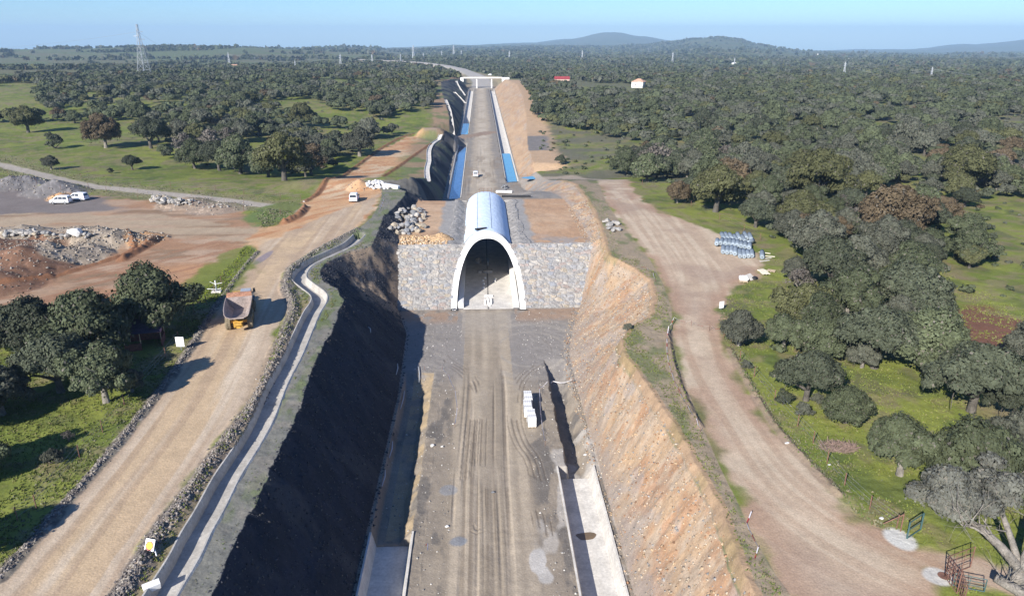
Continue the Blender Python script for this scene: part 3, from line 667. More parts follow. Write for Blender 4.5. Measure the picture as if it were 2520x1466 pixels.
# ============================================================ stone faced slopes
def stone_slope(name, label, side, seed):
    r = np.random.RandomState(seed); st = .105
    S = np.arange(0, 13.35, st)
    xo = np.array(O2)[:, 0]; zo = np.array(O2)[:, 1]
    zz = S/math.sqrt(2); ok = xo >= 0; o_ = np.argsort(zo[ok])
    xin = np.interp(zz, zo[ok][o_], xo[ok][o_])-.25; xin = np.where(zz > 11, 0, xin)
    xout = np.interp(zz, [0, 9.4], [16.9, 20.6] if side > 0 else [17.2, 17.4])
    nX = int(15/st); T = np.linspace(0, 1, nX)
    X = xin[:, None]+(xout-xin)[:, None]*T[None]; SS = np.repeat(S[:, None], nX, 1)
    cw, ch = 1.12, .66; gx = X/cw+.5*(np.floor(SS/ch).astype(int) % 2)*0; gy = SS/ch
    K = 64; jx = r.rand(K, K); jy = r.rand(K, K); sz = .65+.8*r.rand(K, K); cr = r.rand(K, K); cb = r.rand(K, K)
    F1 = np.full(X.shape, 9.); F2 = F1.copy(); id1 = np.zeros(X.shape, int)
    wx = (vnoise(X*1.5, SS*1.5, seed)-.5)*.35; wy = (vnoise(X*1.5+9, SS*1.5, seed+1)-.5)*.35
    ix = np.floor(gx).astype(int); iy = np.floor(gy).astype(int)
    for a in (-1, 0, 1):
        for b in (-1, 0, 1):
            cx = ix+a; cy = iy+b; q = (cx % K, cy % K)
            d = np.hypot(gx+wx-(cx+.15+.7*jx[q]), gy+wy-(cy+.15+.7*jy[q]))/sz[q]
            nw = d < F1; F2 = np.where(nw, F1, np.minimum(F2, d)); id1 = np.where(nw, q[0]*K+q[1], id1); F1 = np.where(nw, d, F1)
    e = F2-F1; dome = sstep(.05, .26, e)
    lift = cb.ravel()[id1]
    h = dome*(.07+.16*lift**2)+.05*(vnoise(X*5, SS*5, seed+2)-.5)
    pal = .45*np.array([.26,.25,.24])+.45*np.array([[.33,.32,.30],[.40,.36,.30],[.27,.28,.30],[.36,.30,.25],[.22,.245,.29],[.44,.36,.25],[.36,.27,.23],[.30,.30,.29],[.48,.44,.38],[.25,.24,.235]])
    c = pal[(cr.ravel()[id1]*len(pal)).astype(int)]*(.85+.3*lift)[..., None]*(.9+.25*vnoise(X*3, SS*3, seed+3))[..., None]
    j = np.array([.25,.242,.235]); gap = vnoise(X/2.6, SS/2.6, seed+4)
    kk = (1-dome)[..., None]; c = c*(1-kk)+j*kk
    cov = sstep(.60, .72, gap)[..., None]*.65*(sstep(7, 2, SS))[..., None]; c = c*(1-cov)+j*cov
    n_ = 1/math.sqrt(2); PX = side*X; PY = T0+SS*n_-n_*(h+.05); PZ = SS*n_+n_*(h+.05)
    V = np.stack([PX, PY, PZ], -1).reshape(-1, 3); nr_, nc_ = X.shape
    idx = np.arange(nr_*nc_).reshape(nr_, nc_); F = np.stack([idx[:-1,:-1], idx[:-1,1:], idx[1:,1:], idx[1:,:-1]], -1).reshape(-1, 4)
    if side < 0: F = F[:, ::-1]
    o = link(name, np_mesh(name, V, F, c.reshape(-1, 3)), M['rock']); tag(o, label, 'stone slope')
stone_slope('riprap_slope', 'stone paved slope on the left of the tunnel mouth below the boulder pile', -1, 91)
stone_slope('riprap_slope', 'stone paved slope on the right of the tunnel mouth below the empty terrace', 1, 93)
# ============================================================ channels
def frame(line):
    P = np.asarray(line, float); d = np.gradient(P, axis=0); d /= np.linalg.norm(d, axis=1)[:, None]
    return P, np.stack([d[:, 1], -d[:, 0]], 1)        # right hand normal
def sweep(line, prof, zfun):
    P, N = frame(line); z = np.array([zfun(*p) for p in P]); rings = []
    for i in range(len(P)): rings.append([(P[i,0]+N[i,0]*a, P[i,1]+N[i,1]*a, z[i]+b) for a, b in prof])
    return rings
LP = [p for p in chanP]
mb = MB(); zc_ = lambda a, b: float(natural(a, b))
prof = [(-1.3, -.3), (-1.3, .12), (-1.17, .12), (-.95, -.85), (.70, -.85), (1.0, .12), (1.12, .12), (1.3, -.02), (1.3, -.3)]
mb.loft(sweep(LP, prof, zc_), False, False)
t = thing('drainage_channel', 'long narrow concrete channel winding between the haul road and the dark cutting', 'channel', (0, 0, 0)); mb.build('channel_lining', M['channel'], t)
r = random.Random(5)
P, N = frame(LP)
for k in range(15):
    i = int(len(P)*((k+r.random()*.8)/15.0)**1.4*.6)+1; a = r.uniform(.2, .6); L = r.uniform(.2, 1.3)
    c = Vector((P[i,0]+N[i,0]*a, P[i,1]+N[i,1]*a, zc_(*P[i])-.905)); D = Vector((-N[i,1], N[i,0], 0)); Nn = Vector((N[i,0], N[i,1], 0)); mb = MB()
    vs = [c+D*math.cos(q)*L*r.uniform(.7, 1.3)+Nn*math.sin(q)*.2*r.uniform(.5, 1.3) for q in [j*math.pi/5 for j in range(10)]]
    mb.add(vs, [tuple(range(10))]); mb.build('mud_stain', M['mudpuddle'], t)
x0, y0 = upz(372, 1440); o = MB().box(0, 0, .25, 1.1, .5, .5, .6, .25).build('headwall', M['white_concrete'], t); o.location = (x0, y0, float(natural(x0, y0))-.3)
def ditch(i, label):
    x0, x1, y0, y1, dp = ditches[i]; xm = (x0+x1)/2
    t = thing('drainage_ditch', label, 'ditch', (xm, y0, 0)); hw = (x1-x0)/2; bw = hw-.55
    ys = np.linspace(0, y1-y0, max(3, int((y1-y0)/4)+1))
    def top(y): return .10+.10*vnoise(y*.3, i, 3)
    rg = [[(-hw-.02, y, -.3), (-hw-.02, y, top(y)), (-hw+.16, y, top(y)), (-bw, y, -dp), (bw, y, -dp), (hw-.16, y, top(y)), (hw+.02, y, top(y)), (hw+.02, y, -.3)] for y in ys]
    mb = MB(); mb.loft(rg, False, False); mb.build('ditch_lining', M['concrete'], t); return t, xm, hw, bw
ditch(0, 'wide concrete ditch along the foot of the ochre cutting slope'); ditch(1, 'concrete ditch half in shade at the foot of the dark slope')
t2, *_ = ditch(2, 'long pale concrete ditch right of the far railway bed'); t3, *_ = ditch(3, 'concrete ditch holding dark blue water left of the railway bed behind the tunnel'); t4, *_ = ditch(4, 'far concrete ditch left of the railway bed leading to the bridge')
def sheet(name, x0, x1, y0, y1, z, m, lab):
    mb = MB(); n_ = 14
    mb.add([(x0+(x1-x0)*i/n_, y0+(.15*math.sin(i*2.1)), z) for i in range(n_+1)]+[(x0+(x1-x0)*i/n_, y1+.3*math.sin(i*1.3), z) for i in range(n_+1)], [(i, i+1, n_+2+i, n_+1+i) for i in range(n_)])
    o = mb.build(name, M[m]); struct(o, lab, cat='water'); return o
sheet('water', 7.66, 11.08, 244, 311, -.55, 'water', 'turquoise water filling the right ditch')
sheet('water', -11.1, -7.72, 376, 424, -.55, 'water', 'turquoise water at the end of the far left ditch')
sheet('water', -11.05, -7.75, 222, 336, -1.0, 'deepwater', 'dark blue water in the left ditch behind the tunnel')
# mud puddle in the near ditch
mb = MB(); c = Vector(hit(1452, 1325)); vs = [(9.2+1.0*math.cos(a)*(1+.15*math.sin(3*a)), c.y+.7*math.sin(a)*(1+.2*math.sin(2*a+1)), -1.594) for a in [k*math.pi/9 for k in range(18)]]
mb.add(vs, [tuple(range(18))]); struct(mb.build('puddle', M['mudpuddle']), 'brown puddle in the right ditch')
def puddle(u, v, rx, ry, m, lab, dz=.03):
    x_, y_, z_ = hit(u, v); N_ = 20
    ang = [k*2*math.pi/N_ for k in range(N_)]; q = [(x_+rx*math.cos(a)*(1+.2*math.sin(3*a+u)), y_+ry*math.sin(a)*(1+.2*math.sin(2*a+v))) for a in ang]
    zz = max(gz(*p) for p in q[::3]); mb = MB(); mb.add([(a, b, max(z_, min(zz, z_+.25))+dz) for a, b in q], [tuple(range(N_))]); struct(mb.build('puddle', M[m]), lab, cat='puddle')
puddle(1312, 440, 3.2, 2.6, 'water', 'blue puddle on the path right of the far ditch', .1); puddle(1240, 401, 1.3, 4, 'water', 'small blue puddle on the far railway bed', .1)
# ============================================================ bridge
bz = 8.9; br = thing('concrete_bridge', 'slim white concrete footbridge crossing the far end of the cutting on two piers', 'bridge', (1.2, 718, 0))
mb = MB().box(0, 0, bz+.1, 36, 5.5, .7); mb.build('deck', M['concrete'], br)
for s in (-1, 1): MB().box(0, s*2.85, bz+.45, 36.4, .2, 1.15).build('parapet', M['concrete'], br)
for px_ in (-5.7, 8.3): MB().box(px_, 0, bz/2-.3, 1.0, 4.0, bz).build('pier', M['white_concrete'], br)
for px_, w_ in ((-19.5, 3), (21.5, 7)): MB().box(px_, 0, bz-1.2, w_, 7.2, 3.6).build('abutment', M['white_concrete'], br)
# berms of the far left cutting: stepped concrete gutters
def gutter(pts, wdt, lab, surface='up'):
    line = smooth([upz(*p) for p in pts], 3) if surface == 'up' else smooth([hit(*p)[:2] for p in pts], 3)
    rg = sweep(line, [(-wdt/2-.1, -.3), (-wdt/2-.1, .35), (-wdt/2, .35), (-wdt/2+.1, .06), (wdt/2-.1, .06), (wdt/2, .3), (wdt/2+.1, .3), (wdt/2+.1, -.3)], lambda a, b: gz(a, b)+.05)
    mb = MB(); mb.loft(rg, False, False); o = mb.build('concrete_gutter', M['concrete']); tag(o, lab, 'gutter')
gutter([(1052,436),(1050,420),(1055,398),(1055,374),(1064,355),(1085,342)], 1.5, 'white concrete gutter on the crest of the dark mound behind the tunnel')
gutter([(1117,325),(1112,300),(1106,270),(1096,246)], 1.5, 'white gutter along the crest of the far left cutting beside the red track')
gutter([(1143,236),(1133,222),(1126,210),(1122,200)], 1.8, 'short white gutter high on the far left slope below the bridge', 'hit')
gutter([(1145,255),(1130,240),(1118,228)], 1.5, 'thin white gutter stepping down the shaded far slope', 'hit')
# ============================================================ vehicles
def bevel(me, wd, seg=2):
    bm = bmesh.new(); bm.from_mesh(me); bmesh.ops.bevel(bm, geom=list(bm.edges), offset=wd, segments=seg, affect='EDGES', clamp_overlap=True)
    bm.to_mesh(me); bm.free(); me.update()
def van(lab, x, y, z, rz, kind='mpv', group=None, name='van'):
    t = thing(name, lab, 'van' if name == 'van' else 'car', (x, y, z), rz, group); H = 1.84
    P = [(-2.15,.38),(-2.2,.9),(-2.12,1.35),(-1.98,H-.06),(-1.8,H),(.35,H),(.62,H-.08),(1.32,1.18),(2.02,.98),(2.18,.75),(2.2,.38)]
    vs = []; n_ = len(P)
    for s in (-1, 1):
        for (yy, zz) in P: vs.append((s*(.9 if zz < 1.2 else .9-.17*(zz-1.2)/.64), yy, zz))
    mb = MB(); mb.add(vs, [tuple(range(n_)), tuple(range(n_, 2*n_))[::-1]]+[(i, n_+i, n_+(i+1) % n_, (i+1) % n_) for i in range(n_)])
    b = mb.build('body', M['vanwhite'], t); bevel(b.data, .05)
    def side(zz): return .9-.17*max(0, zz-1.2)/.64+.008
    def win(y0, y1, y2, y3, s, z0=1.16, z1=1.64):
        m_ = MB(); m_.add([(s*side(z0), y0, z0), (s*side(z0), y1, z0), (s*side(z1), y2, z1), (s*side(z1), y3, z1)], [(0, 1, 2, 3)]); m_.build('window', M['glass'], t)
    for s in (-1, 1):
        win(.1, 1.0, .55, .1, s)
        win(-.85, 0, 0, -.85, s)
        if kind == 'mpv': win(-1.85, -.95, -.95, -1.78, s)
    m_ = MB(); m_.add([(-.72,-2.185,1.18),(.72,-2.185,1.18),(.66,-2.035,1.68),(-.66,-2.035,1.68)], [(0,1,2,3)]); m_.build('rear_window', M['glass'], t)
    m_ = MB(); m_.add([(-.76,1.30,1.24),(.76,1.30,1.24),(.64,.70,1.74),(-.64,.70,1.74)], [(0,1,2,3)]); m_.build('windscreen', M['glass'], t)
    for s in (-1, 1):
        MB().box(s*.84, -2.19, 1.0, .12, .06, .34).build('tail_light', M['tapered'], t)
        MB().box(s*.66, 2.13, .84, .32, .1, .16).build('headlight', M['galv'], t)
        MB().box(s*1.0, .85, 1.2, .18, .1, .18).build('mirror', M['dark'], t)
        for yy in (-1.4, 1.38):
            w_ = MB().cyl((s*.72, yy, .33), (s*.93, yy, .33), .33, 18).build('wheel', M['tyre'], t)
            MB().cyl((s*.90, yy, .33), (s*.94, yy, .33), .2, 12).build('rim', M['rim'], w_)
    MB().box(0, -2.2, .5, 1.7, .12, .22).build('bumper', M['galv' if kind == 'mpv' else 'vanwhite'], t)
    return t
def face(u0, v0, u1, v1):
    a = hit(u0, v0); b = hit(u1, v1); return math.atan2(b[1]-a[1], b[0]-a[0])-math.pi/2
def park(u, v, rz, lab, kind, **k):
    x, y, z = hit(u, v); return van(lab, x, y, z+.0, rz, kind, **k)
park(151, 501, math.radians(88), 'white people carrier parked in front beside the grey sand heap', 'mpv', name='parked_car')
park(193, 493, math.radians(80), 'white delivery van parked just behind the white people carrier', 'van')
park(872, 494, math.radians(2), 'small white van driving up the orange dirt junction', 'van')
park(1170, 434, math.radians(0), 'small white van driving along the railway bed behind the tunnel', 'van')
park(1205, 186, math.radians(75), 'tiny white car standing across the railway bed beyond the bridge', 'mpv', name='parked_car')
park(1186, 164, math.radians(10), 'tiny white van on the railway embankment near the horizon', 'van')
# articulated dump truck, facing +y, origin on the ground under the rear axles
def dump_truck(x, y, z, rz):
    t = thing('dump_truck', 'dusty yellow dump truck with an empty steel bed driving up the haul road', 'dump truck', (x, y, z), rz)
    def sec(y_, zb, wb, wt, zt, off=0.0): return [(-wt-off, y_, zt), (-(wb+(wt-wb)*.75)-off, y_, zb+(zt-zb)*.45-off), (-wb-off*.5, y_, zb-off), (wb+off*.5, y_, zb-off), ((wb+(wt-wb)*.75)+off, y_, zb+(zt-zb)*.45-off), (wt+off, y_, zt)]
    S_ = [(-2.35, 2.25, .75, 1.42, 2.75), (-1.2, 1.85, .8, 1.56, 3.05), (1.2, 1.6, .8, 1.62, 3.2), (3.1, 1.6, .8, 1.6, 3.25)]
    inn = [sec(*q) for q in S_]; out = [sec(*q, .09) for q in S_]
    mb = MB(); mb.loft(inn, False, False); mb.loft(out, False, False); mb.loft([inn[0], out[0]], False, False)
    n_ = 6
    for side in (0, 5): mb.loft([[r_[side] for r_ in inn], [r_[side] for r_ in out]], False, False)
    bed = mb.build('bed', M['bed_steel'], t)
    hb = MB(); f_ = S_[-1]; b0 = [(-1.6, 3.1, 3.25), (-1.4, 3.1, 2.3), (-.8, 3.1, 1.6), (.8, 3.1, 1.6), (1.4, 3.1, 2.3), (1.6, 3.1, 3.25)]
    top = [(-1.55, 3.75, 3.62), (-1.45, 3.6, 2.6), (-.8, 3.45, 1.7), (.8, 3.45, 1.7), (1.45, 3.6, 2.6), (1.55, 3.75, 3.62)]
    hb.add([b0[0], b0[5], (1.55, 3.75, 3.62), (-1.55, 3.75, 3.62)], [(0, 1, 2, 3)]); mb2 = MB(); mb2.add(b0, [(0, 1, 2, 3, 4, 5)]); mb2.build('bed_front', M['bed_steel'], t)
    hb.add([b0[0], (-1.55, 3.75, 3.62), (-1.3, 3.9, 2.4), b0[1]], [(0, 1, 2, 3)]); hb.add([b0[5], (1.55, 3.75, 3.62), (1.3, 3.9, 2.4), b0[4]], [(0, 1, 2, 3)])
    hb.box(0, 3.9, 3.55, 3.15, .28, .14); hb.build('headboard', M['orange_steel'], t)
    MB().box(0, -2.38, 2.2, 1.7, .1, .16).build('tail_lip', M['bed_steel'], t)
    mb = MB().box(0, 1.0, 1.25, .9, 6.2, .35); mb.box(0, -1.55, 1.15, 1.15, .3, .7); mb.box(-.42, -1.8, 1.05, .25, .3, .5, 0, .3); mb.box(.42, -1.8, 1.05, .25, .3, .5, 0, .3); mb.box(0, -1.75, .8, .5, .25, .35)
    mb.box(0, .0, .95, 2.0, .35, .35); mb.box(0, 1.75, .95, 2.0, .35, .35); mb.build('rear_chassis', M['yellow'], t)
    mb = MB().box(0, 5.2, 1.25, 1.3, 2.6, .6); mb.build('front_chassis', M['yellow'], t)
    hd = MB().box(-.55, 6.2, 2.1, 1.75, 2.6, 1.15).build('engine_hood', M['yellow'], t); bevel(hd.data, .12)
    MB().box(-.3, 5.2, 2.75, .3, .3, .12).build('hood_vent', M['dark'], hd)
    cb = MB().box(.75, 5.05, 2.55, 1.35, 1.6, 1.7).build('cab', M['yellow'], t); bevel(cb.data, .07)
    MB().box(.75, 4.24, 2.9, 1.1, .03, .75).build('cab_window', M['glass'], cb); MB().box(1.44, 5.05, 2.9, .03, 1.25, .75).build('cab_window', M['glass'], cb); MB().box(.75, 5.87, 2.85, 1.1, .03, .85).build('cab_window', M['glass'], cb)
    MB().box(.75, 5.05, 3.44, 1.3, 1.5, .08).build('cab_roof', M['galv'], cb)
    for s, xx in ((-1, -1.55), (1, 1.75)):
        mb = MB().tube([(s*1.2, 5.9, 2.6), (xx, 6.0, 2.9), (xx, 6.0, 3.3)], .04, 6); mb.box(xx, 6.0, 3.1, .3, .08, .55); mb.build('mirror', M['dark'], t)
    for s in (-1, 1): MB().box(s*1.32, 6.1, 1.85, .75, 1.9, .1).build('front_fender', M['black_rubber'], t)
    for yy in (-.05, 1.75, 6.1):
        for s in (-1, 1):
            m_ = MB(); N_ = 28; R = .92; prof = [(1.02, .55), (1.02, .80), (1.06, .90), (1.18, .92), (1.52, .92), (1.64, .90), (1.68, .80), (1.68, .55)]
            rg = [[(s*a, yy+rr_*math.cos(2*math.pi*k/N_), .92+rr_*math.sin(2*math.pi*k/N_)) for k in range(N_)] for a, rr_ in prof]
            m_.loft(rg, False)
            for k in range(N_):
                for a0, ph in ((1.2, 0), (1.5, .5)):
                    an = 2*math.pi*(k+ph)/N_; m_.box(s*a0, yy+.935*math.cos(an), .92+.935*math.sin(an), .26, .09, .05, 0, an+math.pi/2)
            w_ = m_.build('wheel', M['dusty_tyre'], t)
            rim = MB().cyl((s*1.1, yy, .92), (s*1.62, yy, .92), .5, 18); rim.build('rim', M['yellow'], w_)
    return t
a = hit(591, 806); dump_truck(a[0], a[1], a[2], math.radians(13))
# ============================================================ gravel against the tube
def strip_fill(side, seed):
    st = .3; ys = np.arange(131.6, 172.4, st); nx = 22; V = []
    T = np.linspace(0, 1, nx); Y = ys[:, None]+T[None]*0
    xi = 4.15; xo = 7.3+1.0*(vnoise(ys*.35, 0, seed)-.5)+1.5*np.exp(-((ys-134)/3.0)**2)+(np.where(side < 0, 2.2*sstep(141, 138, ys)*0+1.8*np.exp(-((ys-141)/3)**2), 0))
    X = xi+(xo-xi)[:, None]*T[None]; OCx, OCz = np.array(arch(6.55, 11.2, 80))[::-1].T
    tube = np.interp(X, OCx, OCz); zs = np.maximum(8.75+.62*sstep(4.3, 6.6, X)+.12*(vnoise(X*2, Y*2, seed)-.5), 0)
    lowf = 9.3-np.maximum(0, 132.4-Y)+.05
    z = np.minimum(zs-.45*(T[None] > .97), np.maximum(lowf, 0)+.4)+.35*(fbm(X*.9, Y*.9, seed, 3)-.5)*(T[None] < .95)*.7
    z = np.where(X < 4.4, np.maximum(z, 0), z)
    V = np.stack([side*X, Y, z], -1).reshape(-1, 3); nr_ = len(ys)
    idx = np.arange(nr_*nx).reshape(nr_, nx); F = np.stack([idx[:-1,:-1], idx[:-1,1:], idx[1:,1:], idx[1:,:-1]], -1).reshape(-1, 4)
    if side < 0: F = F[:, ::-1]
    c = np.array([.285,.27,.25])[None]*(.75+.5*vnoise(V[:, 0]*3, V[:, 1]*3, 4))[:, None]
    struct(link('gravel_backfill', np_mesh('gravel_backfill', V, F, c), M['rock']), 'grey gravel banked against the '+('right' if side > 0 else 'left')+' side of the tunnel tube', cat='gravel')
strip_fill(-1, 3); strip_fill(1, 5)
# ============================================================ rocks
def rock_proto(seed, flat=.7):
    r = random.Random(seed); bm = bmesh.new(); bmesh.ops.create_icosphere(bm, subdivisions=2, radius=.5)
    pl = [(Vector((r.gauss(0,1), r.gauss(0,1), r.gauss(0,1))).normalized(), r.uniform(.24, .42)) for _ in range(11)]
    for v in bm.verts:
        for n_, d_ in pl:
            e = v.co.dot(n_)-d_
            if e > 0: v.co -= n_*e*.92
        v.co *= r.uniform(.97, 1.03); v.co.z *= flat
    me = bpy.data.meshes.new('boulder'); bm.to_mesh(me); bm.free(); return me
stone_cols = [('stone_grey', (.26,.25,.235)), ('stone_tan', (.31,.265,.20)), ('stone_blue', (.20,.205,.215)), ('stone_pale', (.36,.335,.30))]
for nm, c_ in stone_cols: M[nm] = mat(nm, c_, .9, noise=[(1.2,.2),(5,.2)], bump=.5, bscale=4, rand=.15)
M['stone_white'] = mat('stone_white', (.58,.57,.55), .9, noise=[(1.5,.12)], bump=.3, bscale=4, rand=.1)
M['stone_earth'] = mat('stone_earth', (.26,.19,.13), .95, noise=[(1.5,.25)], bump=.5, bscale=4, rand=.15)
RK = []
for s in range(8):
    for nm in ('stone_grey', 'stone_tan', 'stone_blue', 'stone_pale', 'stone_white'):
        me = rock_proto(s, .62+.05*s); me.materials.append(M[nm]); RK.append((nm, me))
def rock(x, y, z, s, kinds, lab, group, r):
    q = [m_ for n_, m_ in RK if n_ in kinds]; o = bpy.data.objects.new('boulder', r.choice(q)); COL.objects.link(o)
    o.location = (x, y, z); o.rotation_euler = (r.uniform(-.5, .5), r.uniform(-.5, .5), r.uniform(0, 6.28)); o.scale = (s*r.uniform(.8, 1.35), s, s*r.uniform(.7, 1.1))
    return tag(o, lab, 'boulder', group)
def rock_pile(u, v, ru, rv, n, smin, smax, hgt, kinds, lab, group, seed):
    r = random.Random(seed)
    for k in range(n):
        a = r.uniform(0, 6.28); q = math.sqrt(r.random()); x, y, z = hit(u+ru*q*math.cos(a), v+rv*q*math.sin(a))
        s = r.uniform(smin, smax)*(1.15-.3*q); zz = z+s*.22+hgt*(1-q)*r.random()
        rock(x, y, zz, s, kinds, lab, group, r)
G3 = ('stone_grey', 'stone_tan', 'stone_blue', 'stone_pale')
rock_pile(1012, 532, 36, 20, 48, 1.0, 1.9, 1.1, G3, 'angular grey boulder in the upper half of the heap beside the tunnel tube', 'upper boulders of the heap left of the tunnel', 1)
rock_pile(1005, 566, 44, 14, 40, 1.0, 1.9, .9, G3, 'angular boulder in the lower half of the heap above the stone slope', 'lower boulders of the heap left of the tunnel', 2)
for k, (u, v, s, lab) in enumerate([(1493,548,1.5,'topmost'), (1510,551,1.3,'top right'), (1500,556,1.4,'middle'), (1519,553,1.4,'rightmost'), (1499,566,1.5,'lower left'), (1510,566,1.3,'lower middle'), (1521,567,1.4,'lower right'), (1487,549,1.2,'leftmost'), (1508,571,1.2,'lowest')]):
    x, y, z = hit(u, v); rock(x, y, z+.3, s, ('stone_grey', 'stone_pale'), lab+' boulder of the small heap on the grass bank right of the tunnel', None, random.Random(50+k))
rock_pile(395, 497, 26, 11, 34, .8, 1.9, 1.6, ('stone_tan', 'stone_pale', 'stone_grey'), 'pale boulder at the left end of the rubble bank on the dark yard', 'boulders at the left end of the rubble bank', 3)
rock_pile(450, 500, 42, 7, 36, .5, 1.2, .8, ('stone_tan', 'stone_pale', 'stone_grey'), 'pale boulder in the middle of the rubble bank on the dark yard', 'boulders in the middle of the rubble bank', 4)
rock_pile(530, 508, 46, 4, 18, .4, .8, .2, ('stone_tan', 'stone_pale'), 'small rock in the thin right end of the rubble bank', 'rocks at the right end of the rubble bank', 5)
rock_pile(925, 457, 22, 9, 46, .6, 1.4, 1.2, ('stone_white',), 'white broken rock in the bright heap beside the dirt junction', 'white rocks heaped beside the dirt junction', 6)
rock_pile(948, 464, 14, 5, 10, .6, 1.2, .4, ('stone_white', 'stone_pale'), 'pale rock between the white heap and the long white slab', 'rocks beside the long white slab', 7)
x, y, z = hit(962, 462); o = MB().box(0, 0, .35, 4.2, 1.5, .8, -.35, 0, .1).build('concrete_slab', M['white_concrete']); o.location = (x, y, z); bevel(o.data, .12); tag(o, 'long white concrete slab at the right end of the white rock heap', 'slab')
rock_pile(60, 578, 70, 8, 44, .6, 1.6, .3, ('stone_grey', 'stone_pale', 'stone_tan'), 'boulder in the row behind the spoil mounds at the left edge', 'boulders behind the spoil mounds', 8)
rock_pile(200, 583, 80, 7, 30, .5, 1.1, .3, ('stone_grey', 'stone_pale', 'stone_tan'), 'boulder on the crest of the right hand spoil mounds', 'boulders on the spoil mounds', 9)
x, y, z = hit(186, 582); rock(x, y, z+.8, 2.4, ('stone_white',), 'big white boulder standing out on top of the spoil mounds', None, random.Random(5))
rock_pile(1242, 463, 8, 5, 16, .6, 1.2, 1.0, ('stone_blue',), 'dark rubble in the heap behind the far end of the tunnel tube', 'dark rubble behind the tunnel', 10)
x, y, z = hit(1240, 477); o = MB().box(0, 0, .5, 5.0, 1.4, .5, -.1).build('concrete_slab', M['white_concrete']); o.location = (x, y, z+.2); tag(o, 'pinkish white slab lying behind the far end of the tunnel tube', 'slab')
x, y, z = hit(1270, 486); o = MB().box(0, 0, .3, 7.0, .5, .5, -.05).build('beam', M['dark']); o.location = (x, y, z); tag(o, 'dark beam lying along the back edge of the right terrace', 'beam')
# countless small stones, one mass each
_oc = np.array([[1,0,0],[0,1,0],[-1,0,0],[0,-1,0],[0,0,1],[0,0,-1]], float); _of = np.array([[0,1,4],[1,2,4],[2,3,4],[3,0,4],[1,0,5],[2,1,5],[3,2,5],[0,3,5]])
def stones(name, X, Y, S, pal, lab, seed, lift=.15):
    r = np.random.RandomState(seed); n = len(X); Z = height(X, Y, True)
    K = _oc[None]*(1+.45*r.normal(size=(n, 6, 1)).clip(-1, 1.2)); th = r.rand(n)*6.283
    c, s_ = np.cos(th)[:, None], np.sin(th)[:, None]; x_ = K[..., 0]*c-K[..., 1]*s_; y_ = K[..., 0]*s_+K[..., 1]*c
    V = np.stack([X[:, None]+x_*S[:, None], Y[:, None]+y_*S[:, None], Z[:, None]+K[..., 2]*S[:, None]*.75+S[:, None]*lift], -1).reshape(-1, 3)
    F = (np.arange(n)[:, None, None]*6+_of[None]).reshape(-1, 3)
    cc = np.array(pal)[r.randint(0, len(pal), n)]*(.7+.6*r.rand(n))[:, None]
    struct(link(name, np_mesh(name, V, F, np.repeat(cc, 6, 0)), M['rock']), lab, 'stuff', 'stones')
def along(line, n, wd, seed, bias=0):
    r = np.random.RandomState(seed); P, N = frame(line); L = np.concatenate([[0], np.cumsum(np.hypot(*np.diff(P, axis=0).T))])
    w_ = r.rand(n)**1.25*L[-1]; a = r.normal(size=n)*wd+bias
    return np.interp(w_, L, P[:, 0])+np.interp(w_, L, N[:, 0])*a, np.interp(w_, L, P[:, 1])+np.interp(w_, L, N[:, 1])*a, r
GP = [[.19,.17,.155],[.14,.125,.115],[.24,.215,.19],[.11,.10,.10],[.28,.25,.21]]
X_, Y_, r = along(bermR, 6000, .4, 11); stones('rubble_bank', X_, Y_, .05+.13*r.rand(len(X_))**2.5, GP, 'bank of broken grey rubble along the right side of the haul road', 1)
X_, Y_, r = along(bermL, 3000, .2, 12); stones('rubble_bank', X_, Y_, .04+.11*r.rand(len(X_))**2, GP, 'low ridge of stones along the left side of the haul road', 2)
r = np.random.RandomState(14); X_ = r.uniform(11, 34, 110000); Y_ = r.uniform(28, 165, 110000); k = (sdist(Wp, X_, Y_, 60) > -1.2) & (sdist(Cp, X_, Y_, 60) < -.3); X_, Y_ = X_[k][:22000], Y_[k][:22000]
stones('scree', X_, Y_, .03+.17*r.rand(len(X_))**5, [[.36,.26,.165],[.33,.28,.22],[.28,.165,.10],[.24,.225,.21],[.39,.32,.24]], 'loose ochre stones lying on the sunlit cutting slope', 3, .1)
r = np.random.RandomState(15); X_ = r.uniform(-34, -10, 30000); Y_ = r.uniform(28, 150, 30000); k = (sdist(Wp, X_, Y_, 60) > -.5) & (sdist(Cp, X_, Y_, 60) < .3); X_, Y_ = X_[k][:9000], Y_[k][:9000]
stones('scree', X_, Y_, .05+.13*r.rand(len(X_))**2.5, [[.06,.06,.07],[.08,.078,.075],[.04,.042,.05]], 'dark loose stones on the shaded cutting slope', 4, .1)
r = np.random.RandomState(16); X_ = r.uniform(-12, 12, 5000); Y_ = r.uniform(30, 121, 5000)
k = (np.abs(X_) > 4.5); k &= ~((X_ > 6.9) & (X_ < 11.6) & (Y_ < 72)); k &= ~((X_ < -7.9) & (Y_ < 61)); X_, Y_ = X_[k], Y_[k]
stones('gravel', X_, Y_, .03+.12*r.rand(len(X_))**3.5, [[.36,.34,.31],[.26,.24,.22],[.50,.48,.45],[.17,.16,.155]], 'scattered stones at the sides of the near railway bed', 5, .1)
X_ = []; Y_ = []; r = np.random.RandomState(17)
for (mx, my), rm_, h, kd in MND:
    a = r.rand(260)*6.283; q = np.sqrt(r.rand(260))*rm_*.95; X_.append(mx+q*np.cos(a)); Y_.append(my+q*np.sin(a))
X_, Y_ = np.concatenate(X_), np.concatenate(Y_); stones('rubble', X_, Y_, .05+.26*r.rand(len(X_))**4, [[.28,.245,.20],[.22,.185,.15],[.16,.13,.105],[.33,.30,.26]], 'loose stones covering the spoil mounds on the left', 6)
